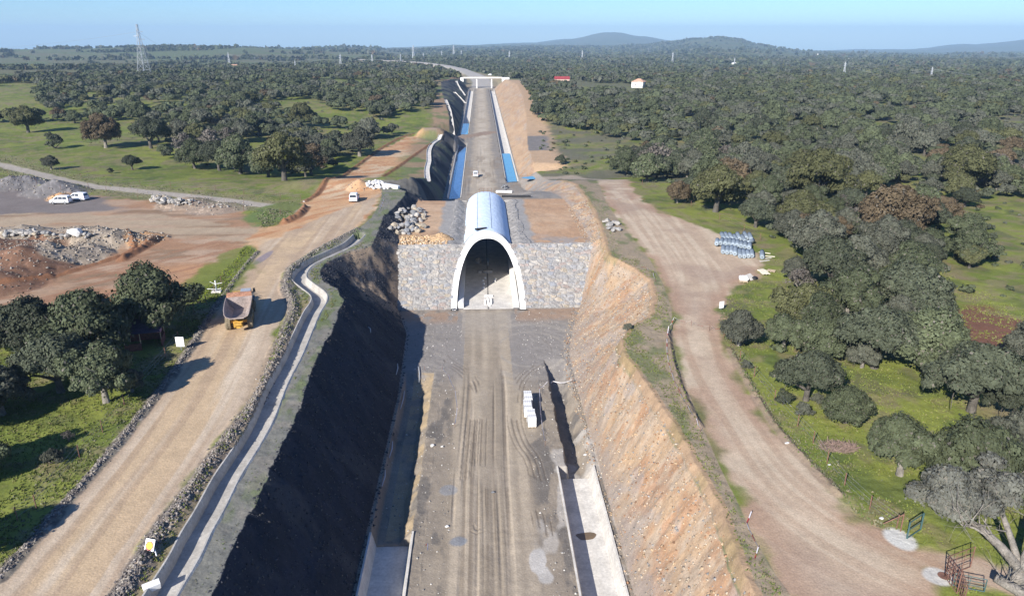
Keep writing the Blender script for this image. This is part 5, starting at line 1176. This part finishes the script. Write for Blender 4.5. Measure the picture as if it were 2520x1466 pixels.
def trunk_mesh(r, H, R, base_h, rt, mname, depth=2):
    mb = MB(); f = Vector((r.normal()*.12, r.normal()*.12, 0))
    top = Vector((0, 0, 0))+f+Vector((0, 0, base_h))
    mb.tube([(0,0,-.4), (0,0,0), f*.5+Vector((0,0,base_h*.55)), top], [rt*1.5, rt*1.25, rt, rt*.95], 8)
    k = 4 if depth > 1 else 3
    for i in range(k):
        a = 2*math.pi*(i+r.rand()*.5)/k
        limb(mb, top-Vector((0,0,.1)), (math.cos(a)*.8, math.sin(a)*.8, .75), (H-base_h)*.55, rt*.62, r, depth-1)
    me = bpy.data.meshes.new('trunk'); me.from_pydata(mb.v, [], mb.f); me.update(); me.materials.append(M[mname])
    me.polygons.foreach_set('use_smooth', [True]*len(me.polygons)); return me
def proto(seed, kind, nf, size, depth=2, bark='bark', R=4.2, H=5.4, base_h=1.5, n=11):
    r = np.random.RandomState(seed); lob = crown_lobes(r, R, H-base_h*.75, n)
    lob = [(a, b, c+base_h*.55, d) for a, b, c, d in lob]
    V, c = leaf_cloud(r, lob, nf, size, LEAF[kind]); F = np.arange(len(V)).reshape(-1, 4)
    cm = np_mesh('crown', V, F, c); cm.materials.append(M['leaf'])
    return cm, trunk_mesh(r, H, R, base_h, .26+.12*r.rand(), bark, depth)
def bare_proto(seed, R=4, H=5, pale=True):
    r = np.random.RandomState(seed); tm = trunk_mesh(r, H, R, 1.2, .25, 'pale_bark' if pale else 'bark', 3)
    lob = crown_lobes(r, R*.85, H*.8, 8); lob = [(a, b, c+.9, d) for a, b, c, d in lob]
    V, c = leaf_cloud(r, lob, 900, .16, LEAF['bare'])
    cm = np_mesh('crown', V, np.arange(len(V)).reshape(-1, 4), c); cm.materials.append(M['leaf']); return cm, tm
PR = {}
PR['n'] = [proto(1,'oak',30000,.105,2,'bark'), proto(2,'grey',28000,.105,2,'pale_bark',4.2,5.0,1.6), proto(3,'oak',30000,.105,2,'pale_bark',4.0,6.0,2.0,9), proto(4,'olive',28000,.1055,2,'bark'), proto(14,'dark',30000,.105,2,'bark',4.4,5.6,1.3,12)]
PR['brown'] = [proto(5,'brown',26000,.105,2,'pale_bark')]
PR['m'] = [proto(11,'oak',10000,.165,1), proto(12,'grey',9500,.165,1,'pale_bark'), proto(13,'dark',10000,.165,1,'bark',4.2,5.2,1.0,9), proto(15,'olive',9500,.165,1), proto(16,'oak',10000,.165,1,'bark',4.2,5.0,1.6,13), proto(17,'grey',9000,.165,1)]
PR['mbrown'] = [proto(18,'brown',9500,.165,1,'pale_bark')]
PR['bare'] = [bare_proto(21), bare_proto(22, 4, 4.6)]
PR['shrub'] = [proto(31,'dark',5000,.15,1,'bark',4.0,5.6,.3,8), proto(32,'grey',4600,.15,1,'bark',4.2,4.8,.3,7)]
def make_tree(name, key, i, x, y, z, R, label, group=None, sq=1.0, H=None, cat='tree'):
    cm, tm = PR[key][i % len(PR[key])]; s = R/4.2*1.05
    o = bpy.data.objects.new(name, None); COL.objects.link(o); o.location = (x, y, z-.05); o.rotation_euler = (0, 0, rng.rand()*6.283)
    o.scale = (s, s, s*sq*1.22); o.empty_display_size = .5
    c = bpy.data.objects.new('crown', cm); COL.objects.link(c); c.parent = o
    t = bpy.data.objects.new('trunk', tm); COL.objects.link(t); t.parent = o
    return tag(o, label, cat, group)
placed = []       # (x, y, radius)
def px_tree(u, v, rpx, key, i, label, name='holm_oak', sq=1.0, group=None, cat='tree'):
    x, y, z = hit(u, v); zc = float(proj(x, y, z)[2]); R = rpx*zc/1800*1.13
    placed.append((x, y, R)); return make_tree(name, key, i, x, y, z, R, label, group, sq, cat=cat)
NT = [ # pixel of the foot, crown radius in pixels, prototype, label
 (1926,862,50,'n',2,'tall slender holm oak with a pale trunk leaning over the grass behind the barrier tape'),
 (1818,850,52,'n',1,'bushy grey holm oak at the edge of the service road behind the white sign'),
 (1982,985,72,'n',4,'large dark holm oak with two pale trunks on the right hand meadow'),
 (2078,1040,56,'n',0,'round holm oak on its own in the meadow above the heap of cut brush'),
 (2212,1168,84,'n',2,'holm oak with a stout bare trunk at the left of the meadow clump'),
 (2393,1218,112,'n',0,'wide spreading holm oak with a forked pale trunk in the right meadow'),
 (2388,1012,98,'n',4,'broad holm oak in the upper right of the meadow near the brown pond'),
 (2540,1110,70,'n',1,'holm oak at the right edge of the frame beside the wide spreading oak'),
 (2535,900,66,'n',1,'grey holm oak at the right edge beside the brown pond'),
 (2490,1030,60,'n',4,'small round oak in the shade behind the broad meadow oak'),
 (2440,1140,70,'n',1,'greyish oak squeezed between the spreading oaks at right'),
 (2010,880,60,'n',0,'holm oak at the near edge of the wood left of the large dark oak'),
 (2150,905,88,'n',4,'wide dark holm oak at the southern tip of the wood'),
 (2270,915,92,'n',0,'broad holm oak casting a black shadow at the wood corner'),
 (2080,800,78,'n',2,'dense oak in the middle of the near wood'),
 (2230,790,80,'n',4,'thick oak crown deep in the near wood'),
 (2100,700,70,'n',1,'silvery grey oak with pale dead branches in the near wood'),
 (2000,640,70,'n',1,'silver leaved oak beside the stack of wire mesh rolls'),
 (1955,690,34,'n',1,'slim grey oak with a white trunk beside the pallets'),
 (2180,600,80,'brown',0,'large russet brown oak standing out of the green wood'),
 (2010,500,70,'n',3,'olive brown oak behind the bend of the service road'),
 (1858,560,40,'n',4,'dark round oak at the bend of the service road'),
 (2370,470,60,'n',3,'bright olive green oak with a dark red trunk in the right wood'),
 (388,812,92,'n',0,'wide umbrella shaped holm oak beside the dark shed'),
 (80,880,82,'n',4,'dark holm oak at the left edge above the lower meadow'),
 (215,885,98,'n',0,'large holm oak in the middle of the left clump'),
 (150,965,84,'n',4,'holm oak with a rounded crown at the front of the left clump'),
 (262,990,80,'n',2,'holm oak casting its shadow on the haul road left of the shed'),
 (325,963,34,'n',1,'thin grey oak with an open crown beside the haul road'),
 (5,1020,76,'n',1,'grey oak cut off by the left edge of the frame'),
 (-20,860,66,'n',0,'oak behind the left clump at the frame edge'),
 (-70,1180,80,'n',0,'oak beyond the left edge whose shadow crosses the grass'),
 (-110,1380,80,'n',4,'oak beyond the lower left corner whose shadow covers the bank'),
 (-190,1080,80,'n',2,'oak well beyond the left edge of the meadow'),
 (-60,1060,60,'n',4,'oak just outside the left edge of the frame'),
 (70,327,34,'n',3,'solitary dark oak on the bright green meadow at far left'),
 (261,364,44,'brown',0,'big brownish oak with a short trunk in the green meadow'),
 (136,366,22,'shrub',0,'small dense round oak on the green meadow'),
 (127,418,20,'n',1,'small thin oak beside the farm track'),
 (326,418,20,'n',4,'little two tiered oak in the middle of the green meadow'),
 (273,427,8,'shrub',0,'tiny dark bush right of the small oaks in the meadow'),
 (372,366,42,'n',4,'dark oak between the brown oak and the wood'),
 (185,304,18,'n',0,'oak in the row of trees behind the solitary oak'),
 (345,300,26,'m',0,'oak with a visible trunk on the upper meadow'),
 (592,428,52,'n',0,'oak with a dark trunk at the front edge of the left wood'),
 (700,445,62,'n',3,'large dense oak at the corner of the left wood beside the dirt junction'),
 (660,436,42,'n',0,'oak left of the large corner oak of the left wood'),
 (480,415,40,'n',0,'oak at the left end of the woods front edge'),
 (540,420,40,'n',4,'shrubby oak on the front edge of the left wood'),
 (460,390,38,'bare',0,'grey bare oak at the left end of the wood'),
 (520,380,40,'bare',1,'pinkish bare branched tree within the left wood'),
 (765,430,40,'brown',0,'brown oak right of the large corner oak'),
 (885,385,40,'n',1,'greyish oak casting a shadow beside the red dirt road'),
 (1380,405,14,'m',2,'lone crooked tree in the scrubby clearing right of the railway'),
 (1540,432,38,'n',0,'oak at the left point of the right wood beside the clearing'),
 (1610,425,44,'bare',0,'whitish leafless tree at the edge of the right wood'),
 (1665,500,30,'brown',0,'reddish oak beside the service road'),
 (1760,522,62,'n',3,'wide olive oak throwing a black shadow on the verge of the service road'),
 (2010,990,16,'shrub',1,'grey bush at the foot of the large dark oak'),
 (1975,1020,22,'shrub',1,'bluish bush below the large dark meadow oak'),
 (1925,995,22,'shrub',0,'low thorny bush on the bank beside the service road'),
 (1835,905,14,'shrub',1,'small bluish bush on the verge below the dead hanging branches'),
 (130,1140,26,'shrub',1,'grey spiny bush on the lower left meadow'),
 (1545,812,12,'shrub',1,'small grey bush growing on the crest of the ochre cutting'),
 (170,1085,18,'bare',0,'heap of dead branches on the lower left meadow'),
 (2120,905,40,'n',1,'grey oak half hidden behind the southern tip oak'),
]
for u, v, r_, k, i, lab in NT:
    nm = {'bare':'bare_tree','shrub':'shrub'}.get(k, 'holm_oak')
    px_tree(u, v, r_, k, i, lab, nm, cat='bush' if k == 'shrub' else 'tree')
# ---- woods, filled from ground plan polygons
woodR = [(1500,428),(1560,440),(1640,462),(1700,505),(1790,520),(1860,545),(1910,600),(1945,640),(1960,700),(1965,735),(1850,740),(1790,800),(1800,850),(1900,862),(2010,880),(2130,910),(2290,915),(2350,880),(2370,845),(2360,790),(2330,750),(2310,700),(2350,675),(2450,690),(2700,700),(2900,400),(2800,205),(1262,205),(1268,225),(1280,250),(1310,262),(1310,300),(1400,316),(1500,340),(1570,355),(1600,385),(1520,398)]
woodL = [(-300,186),(1120,190),(1078,235),(1060,300),(985,312),(965,330),(945,345),(905,368),(850,392),(830,420),(770,436),(660,436),(480,412),(395,400),(385,350),(480,340),(500,318),(400,305),(300,300),(-300,306),(-300,290),(150,288),(330,286),(480,280),(490,232),(100,228),(90,205),(-300,235)]
clear = [[(2375,500),(2620,480),(2620,690),(2400,680)],[(2290,330),(2400,322),(2400,345),(2290,350)],[(1700,330),(1760,325),(1765,342),(1705,345)],[(1345,198),(1425,198),(1425,216),(1340,217)],[(1425,203),(1570,209),(1600,220),(1560,238),(1480,225),(1440,240),(1410,222)],[(1540,222),(1640,222),(1640,236),(1540,236)],[(2150,305),(2190,300),(2200,330),(2150,330)],[(2230,420),(2420,400),(2430,430),(2240,440)],
         [(2380,300),(2560,290),(2560,330),(2440,340)],[(2230,262),(2330,258),(2330,275),(2230,278)],[(500,205),(620,205),(620,216),(500,216)],[(810,205),(900,205),(900,214),(810,214)],[(690,262),(800,255),(820,285),(700,295)],[(640,250),(760,245),(770,260),(640,268)],
         [(1860,735),(1960,735),(1960,850),(1870,850)],[(2200,390),(2240,380),(2240,400),(2200,405)],[(960,285),(1060,270),(1060,300),(985,312)]]
def pin(poly, u, v): return sdist(poly, u, v, 1) < 0
def scatter(x0, x1, y0, y1, step, seed):
    r = np.random.RandomState(seed); gx, gy = np.meshgrid(np.arange(x0, x1, step), np.arange(y0, y1, step))
    gx = gx+r.uniform(-.5, .5, gx.shape)*step; gy = gy+r.uniform(-.5, .5, gy.shape)*step
    return gx.ravel(), gy.ravel(), r
tx, ty, r = scatter(-420, 560, 70, 700, 5.6, 3)
tz = height(tx, ty, False); tu, tv, tc = proj(tx, ty, tz)
inR = pin(woodR, tu, tv); inL = pin(woodL, tu, tv)
gap = vnoise(tx/13, ty/13, 4); gapL = vnoise(tx/24, ty/24, 6)
keep = (inR & (gap > .25) & (r.rand(len(tx)) < .94)) | (inL & (gapL > .33) & (gap > .2) & (r.rand(len(tx)) < .86))
thin = pin([(90,228),(490,232),(480,283),(100,288)], tu, tv) | pin([(100,205),(500,205),(490,235),(100,232)], tu, tv)
keep |= thin & (vnoise(tx/9, ty/9, 5) > .64)
scr = pin([(1285,310),(1600,352),(1590,400),(1500,430),(1350,435)], tu, tv)
for c in clear: keep &= ~pin(c, tu, tv)
keep &= (sdist(Cp, tx, ty, 12) > 5) & (sdist(roadR, tx, ty, 12) > 3.5) & (sdist(orange, tx, ty, 12) > 4) & (ldist(farm_track, tx, ty, 12)[0] > 6) & (ldist(redtrack, tx, ty, 12)[0] > 4.5)
tx, ty, tz, tu, tv, tc = [a[keep] for a in (tx, ty, tz, tu, tv, tc)]
R_t = 3.35*(.62+.8*r.rand(len(tx))**1.2)*(1+.25*(r.rand(len(tx)) < .1))
R_t *= np.where(tu > 1260, 1.0, 1.05)
P_ = np.array(placed)
dn = np.min(np.hypot(tx[:, None]-P_[None, :, 0], ty[:, None]-P_[None, :, 1])-(P_[None, :, 2]+R_t[:, None])*.62, axis=1)
inview = (tu > -250) & (tu < 2780)
ok = (dn > 0) & inview; tx, ty, tz, tu, tv, tc, R_t = [a[ok] for a in (tx, ty, tz, tu, tv, tc, R_t)]
order = np.argsort(-(R_t/tc)*((tu > -60) & (tu < 2580)))
nInd = 300-len(NT)
kind_ = r.rand(len(tx)); NP = len(PR['n'])
for j, k in enumerate(order[:nInd]):
    near = tc[k] < 175; q = kind_[k]
    key, i = (('n' if near else 'm'), r.randint(99))
    nm, lab = 'holm_oak', None
    right = tu[k] > 1200
    if q > .965: key, i = ('brown' if near else 'mbrown'), 0
    elif q > .93: key, i, nm = 'bare', r.randint(2), 'bare_tree'
    side = 'right hand wood' if right else 'left hand wood'
    PRK = ['green', 'grey green', 'tall green', 'olive', 'dark green'] if key == 'n' else ['green', 'grey green', 'dark green', 'olive', 'broad green', 'silvery']
    look = 'brown leaved oak' if 'brown' in key else 'leafless grey tree' if key == 'bare' else PRK[i % len(PRK)]+' holm oak'
    size = 'large ' if R_t[k] > 4.0 else 'small ' if R_t[k] < 2.9 else 'medium sized '
    U, Vv = tu[k], tv[k]
    zone = (('behind the wire mesh rolls' if U < 2050 else 'at the right edge of the wood') if Vv > 560 else 'along the verge of the service road' if U < 1850 and Vv > 430 else 'in the middle of the right wood' if Vv > 430 and U < 2200 else 'right of the olive tree with the red trunk' if Vv > 430 else 'beside the scrubby clearing' if U < 1750 else 'deep in the right wood') if right else (
        'at the front edge of the left wood' if Vv > 370 else 'beside the red dirt track' if U > 900 else 'in the middle of the left wood' if Vv > 300 else 'on the upper meadow at far left')
    lab = size+look+' '+zone
    make_tree(nm, key, i, tx[k], ty[k], tz[k], R_t[k], lab, ('brown oaks' if 'brown' in key else 'leafless trees' if key == 'bare' else 'holm oaks')+' of the '+side, sq=.85+.3*r.rand())
# ---- the rest of the wood: one mass
def blob_trees(X, Y, Z, R, nf, size, seed, colr=None, hk=1.0):
    r = np.random.RandomState(seed); n = len(X)
    if n == 0: return np.zeros((0, 3)), np.zeros((0, 3))
    nl = 8
    a = r.rand(n, nl)*6.283; q = R[:, None]*(.15+.5*r.rand(n, nl)); lr = R[:, None]*(.32+.2*r.rand(n, nl)); lz = R[:, None]*hk*(.42+.42*r.rand(n, nl))
    i = r.randint(0, nl, (n, nf)); ii = np.arange(n)[:, None]
    d = r.normal(size=(n, nf, 3)); d[..., 2] = np.where(d[..., 2] < -.25, -d[..., 2], d[..., 2]); d /= np.linalg.norm(d, axis=2)[..., None]
    rad = lr[ii, i]*(1-.2*r.rand(n, nf))
    P = np.stack([X[:, None]+q[ii, i]*np.cos(a[ii, i]), Y[:, None]+q[ii, i]*np.sin(a[ii, i]), Z[:, None]+lz[ii, i]], -1)+d*rad[..., None]*np.array([1, 1, .85])
    nn = d+r.normal(size=d.shape)*.30; nn /= np.linalg.norm(nn, axis=2)[..., None]
    e = np.cross(nn, r.normal(size=d.shape)); e /= np.linalg.norm(e, axis=2)[..., None]; b = np.cross(nn, e)
    s = (size*R/4)[:, None, None]*(.6+.8*r.rand(n, nf, 1))
    V = np.stack([P-e*s-b*s*.7, P+e*s-b*s*.6, P+e*s*.8+b*s*.8, P-e*s*.7+b*s*.7], 2).reshape(-1, 3)
    base = np.array([LEAF[k] for k in ('oak','grey','olive','dark','brown')])
    ch = r.choice(5, n, p=[.44,.28,.09,.17,.02]); c = base[ch]*(.8+.4*r.rand(n))[:, None]
    c = c[:, None, :]*(.84+.32*r.rand(n, nf, 1))
    return V, np.repeat(c.reshape(-1, 3), 4, 0)
rest = order[nInd:]
VV, CC = [], []
for lo, hi, nf, size in ((0, 260, 1200, .29), (260, 420, 800, .36), (420, 2000, 380, .52)):
    m = (tc[rest] >= lo) & (tc[rest] < hi); k = rest[m]
    V, c = blob_trees(tx[k], ty[k], tz[k]+R_t[k]*.12, R_t[k], nf, size, 40+lo); VV.append(V); CC.append(c)
# understorey of small bushes
bx, by, r2 = scatter(-300, 420, 80, 480, 4.0, 9); bz = height(bx, by, False); bu, bv, bc = proj(bx, by, bz)
kb = ((pin([(2375,500),(2620,480),(2620,690),(2400,680)], bu, bv) & (r2.rand(len(bx)) < .5)) | (pin(woodR, bu, bv) | pin([(1285,315),(1590,352),(1560,425),(1350,435)], bu, bv)) & (r2.rand(len(bx)) < .30)) | (pin(woodL, bu, bv) & (r2.rand(len(bx)) < .06)) | (pin([(2330,690),(2600,690),(2600,760),(2400,800)], bu, bv) & (r2.rand(len(bx)) < .35))
kb &= (sdist(Cp, bx, by, 12) > 4) & (sdist(roadR, bx, by, 12) > 2.5) & (bu > -80) & (bu < 2600)
kb &= (sdist(orange, bx, by, 12) > 2.5) & (ldist(farm_track, bx, by, 12)[0] > 4)
V, c = blob_trees(bx[kb], by[kb], bz[kb]-.2, .5+.9*r2.rand(kb.sum()), 50, .9, 77, hk=.8)
me = np_mesh('undergrowth', V, np.arange(len(V)).reshape(-1, 4), c*1.1); struct(link('undergrowth', me, M['leaf_far']), 'low grey green scrub growing between the oaks', 'stuff', 'scrub')
# countryside beyond
def far_band(y0, y1, halfw, step, nf, size, dens, seed, Rm=3.5):
    fx_, fy_, r = scatter(-halfw, halfw, y0, y1, step, seed); az = np.arctan2(fx_-CAM[0], fy_)-YAW
    m = (np.abs(az) < .66); fx_, fy_ = fx_[m], fy_[m]
    D = np.hypot(fx_, fy_); m = (D >= y0) & (D < y1); fx_, fy_, D = fx_[m], fy_[m], D[m]
    z_ = natural(fx_, fy_); u_, v_, c_ = proj(fx_, fy_, z_)
    nz = fbm(fx_/160, fy_/160, 5, 3)*.6+.4*fbm(fx_/45, fy_/45, 2, 2)
    dn = np.interp(u_, [0, 900, 1100, 1400, 2519], [dens-.10, dens-.06, dens+.12, dens+.12, dens+.05])
    # open hillsides
    op = pin([(-300,122),(0,120),(400,124),(950,126),(1020,140),(700,165),(0,170),(-300,170)], u_, v_) | pin([(1700,80),(1850,112),(2519,122),(2900,120),(2900,146),(2000,140),(1800,132),(1690,108)], u_, v_) | pin([(1640,205),(2000,190),(1900,160),(1560,150)], u_, v_)*(nz < .56)
    dn = dn-(op & (u_ > 1600))*.16-op*(.15-.10*(fbm(fx_/300, fy_/300, 6, 2) > .5))
    k = (nz < dn) & (r.rand(len(D)) < .9)
    for c in clear: k &= ~pin(c, u_, v_)
    ke_, _ = ldist(emb, fx_, fy_, 60); k &= (ke_ > 24)
    k &= ~((fy_ < 760) & (np.abs(fx_) < 42))
    k &= ~(pin(woodL, u_, v_) | pin(woodR, u_, v_)) | (D > 690)
    fx_, fy_, D = fx_[k], fy_[k], D[k]; z_ = height(fx_, fy_, False)
    return blob_trees(fx_, fy_, z_, Rm*(.55+.95*r.rand(len(D))**1.5), nf, size, seed+1)
for a in ((640, 1000, 720, 7.2, 70, 1.25, .60, 60), (1000, 1700, 1250, 8.8, 26, 2.1, .58, 61), (1700, 3000, 2200, 13.5, 12, 3.0, .55, 62, 4.6), (3000, 5600, 4000, 25, 7, 4.2, .53, 63, 5.2)):
    V, c = far_band(*a); VV.append(V); CC.append(c); print('far', a[0], len(V)//4)
V = np.concatenate(VV); c = np.concatenate(CC); print('woodland quads', len(V)//4)
me = np_mesh('woodland', V, np.arange(len(V)).reshape(-1, 4), c); struct(link('woodland', me, M['leaf_far']), 'dense evergreen oak wood stretching to the hills', 'stuff', 'woodland')
# ------------------------------------------------------------ forked tree with bare limbs, lower right
r = np.random.RandomState(77); bx, by, bz_ = hit(2500, 1440); t = thing('forked_oak', 'old forked oak with pale bare limbs and a grey crown at the lower right corner', 'tree', (bx, by, bz_))
mb = MB(); f0 = Vector((0, 0, 1.3)); mb.tube([(0,0,-.3), (0,0,.5), f0[:]], [.55,.45,.42], 10)
def big(p, q, r0, r1, kids):
    p, q = Vector(p), Vector(q); m1 = p.lerp(q, .35)+Vector((0,0,.35)); m2 = p.lerp(q, .7)+Vector((.1,0,.25)); mb.tube([p, m1, m2, q], [r0, r0*.85, (r0+r1)/2, r1], 8)
    for k in range(kids):
        s = m1.lerp(q, r.rand()); limb(mb, s, Vector(r.normal(size=3))*.6+(q-p).normalized()*.6+Vector((0,0,.7)), 1.0+1.2*r.rand(), .075, r, 2, 5)
big(f0, (-2.6, 3.0, 3.6), .36, .13, 9); big(f0, (1.8, 1.5, 3.8), .34, .16, 6); big(f0, (.3, 4.6, 4.4), .26, .1, 6); big((-1.2,1.4,2.4), (-3.2, 2.2, 3.5), .12, .04, 3)
mb.build('trunk', M['pale_bark'], t, smooth=True)
lob = [(-2.6+r.normal()*1.1, 4.2+r.normal()*1.1, 4.4+r.normal()*.45, .85+.4*r.rand()) for _ in range(13)]+[(1.2+r.normal()*1.4, 4.5+r.normal()*1.2, 4.6+r.normal()*.4, .8+.4*r.rand()) for _ in range(10)]
V, c = leaf_cloud(r, lob, 16000, .10, [.092,.093,.078]); me = np_mesh('crown', V, np.arange(len(V)).reshape(-1, 4), c); link('crown', me, M['leaf'], t)
t = thing('bare_stump', 'leafless broken stump with thin white twigs at the bottom right corner', 'stump', hit(2470, 1470)); mb = MB()
mb.tube([(1.6,-1.2,.1), (.5,-.3,.9), (-.6,.5,1.3)], [.4,.36,.3], 9)
for k in range(7): limb(mb, Vector((.5,-.3,.9)).lerp(Vector((-.6,.5,1.3)), r.rand()), Vector((r.normal()*.5, r.normal()*.5, 1)), 1.2+r.rand(), .05, r, 2, 4)
mb.build('trunk', M['pale_bark'], t, smooth=True)
# ------------------------------------------------------------ grass tufts
def tufts(name, X, Y, S, pal, lab, seed, nb=4):
    r = np.random.RandomState(seed); n = len(X); Z = height(X, Y, True); a = r.rand(n, nb)*6.283; o = r.normal(size=(n, nb, 2))*S[:, None, None]*.5
    h = S[:, None]*(.5+.9*r.rand(n, nb)); w_ = S[:, None]*.55; bx = X[:, None]+o[..., 0]; by = Y[:, None]+o[..., 1]; lx, ly = r.normal(size=(2, n, nb))*S[:, None]*.35
    V = np.stack([np.stack([bx-w_*np.cos(a), by-w_*np.sin(a), Z[:, None]-.02+0*bx], -1), np.stack([bx+w_*np.cos(a), by+w_*np.sin(a), Z[:, None]-.02+0*bx], -1), np.stack([bx+lx, by+ly, Z[:, None]+h], -1)], 2).reshape(-1, 3)
    c = np.array(pal)[r.randint(0, len(pal), n)]*(.7+.6*r.rand(n))[:, None]
    me = np_mesh(name, V, np.arange(len(V)).reshape(-1, 3), np.repeat(c, 3*nb, 0)); struct(link(name, me, M['leaf_far']), lab, 'stuff', 'grass')
def offroad(X, Y, d=.5): return (sdist(roadR, X, Y, 12) > d) & (sdist(haul, X, Y, 12) > d) & (sdist(orange, X, Y, 12) > d) & (sdist(yard, X, Y, 12) > d) & (ldist(chanP, X, Y, 12)[0] > 1.6) & (sdist(Cp, X, Y, 12) > .2) & (ldist(farm_track, X, Y)[0] > 2.3)
r = np.random.RandomState(5); X_ = r.uniform(16, 75, 60000); Y_ = r.uniform(34, 120, 60000); k = offroad(X_, Y_) & (vnoise(X_/3, Y_/3, 4) > .35); X_, Y_ = X_[k][:26000], Y_[k][:26000]
tufts('meadow_grass', X_, Y_, .05+.09*r.rand(len(X_)), [[.13,.16,.035],[.16,.185,.04],[.11,.135,.032],[.17,.165,.07]], 'short bright meadow grass right of the service road', 2)
X_ = r.uniform(-75, -22, 60000); Y_ = r.uniform(34, 130, 60000); k = offroad(X_, Y_) & (vnoise(X_/3, Y_/3, 4) > .35); X_, Y_ = X_[k][:26000], Y_[k][:26000]
tufts('meadow_grass', X_, Y_, .06+.10*r.rand(len(X_)), [[.12,.15,.034],[.14,.17,.04],[.10,.125,.034],[.17,.155,.07]], 'green grass on the meadow left of the haul road', 3)
def verge(line, n, wd, S0, pal, lab, seed, bias=0):
    X, Y, r = along(line, n, wd, seed, bias); k = offroad(X, Y, .2); X, Y = X[k], Y[k]; tufts('roadside_weeds', X[::2], Y[::2], S0*.55*(.4+r.rand((len(X)+1)//2)), pal, lab, seed)
WEED = [[.15,.15,.10],[.12,.13,.07],[.19,.17,.11],[.10,.14,.04]]
verge([p for p in smooth(up([(1780,770),(1790,860),(1850,960),(1925,1050),(2010,1150),(2100,1240),(2190,1300)]), 3)], 5000, 1.3, .22, WEED, 'grey green weeds along the right verge of the service road', 4)
verge(bermL, 5000, 1.6, .20, WEED, 'weeds on the bank left of the haul road', 5, -1.6)
verge(smooth(up([(500,745),(530,700),(560,665),(590,625),(612,605)]), 3), 2600, 1.3, .24, [[.22,.26,.02],[.15,.2,.03],[.10,.12,.04]], 'yellow green flowering weeds between the red yard and the haul road', 6)
verge(farm_track, 9000, 3.6, .30, WEED, 'dry weeds on both sides of the farm track', 7)
verge(smooth(up([(640,560),(665,530),(700,515)]), 3), 1500, 2.2, .35, WEED, 'tall weeds on the grassy island beside the dirt junction', 8)
cl = [(p[0]-1.2, p[1]) for p in smooth(L_[::-1], 2)]
verge(cl, 6000, 1.5, .12, [[.12,.16,.05],[.15,.15,.11],[.17,.16,.12]], 'thin grass under the netting along the crest of the dark cutting', 9, 0)
cl = [(p[0]+1.4, p[1]) for p in smooth(R_, 2)]
verge(cl, 5000, .9, .16, [[.10,.15,.04],[.14,.16,.06],[.18,.15,.10]], 'grass fringe along the crest of the ochre cutting', 10, 0)
# ------------------------------------------------------------ air
mb = MB(); hz_top = 210.0
mb.box(0, 6990, (hz_top-560)/2, 26000, 14160, hz_top+560)
hm = bpy.data.materials.new('haze'); hm.use_nodes = True; t_ = hm.node_tree; t_.nodes.remove(t_.nodes['Principled BSDF'])
pv = t_.nodes.new('ShaderNodeVolumePrincipled'); pv.inputs['Color'].default_value = (.50,.74,1.0,1); pv.inputs['Density'].default_value = 1.1e-4; pv.inputs['Anisotropy'].default_value = 0.0
t_.links.new(pv.outputs[0], t_.nodes['Material Output'].inputs['Volume'])
struct(mb.build('haze', hm), 'pale blue air over the far hills', 'stuff', 'haze')
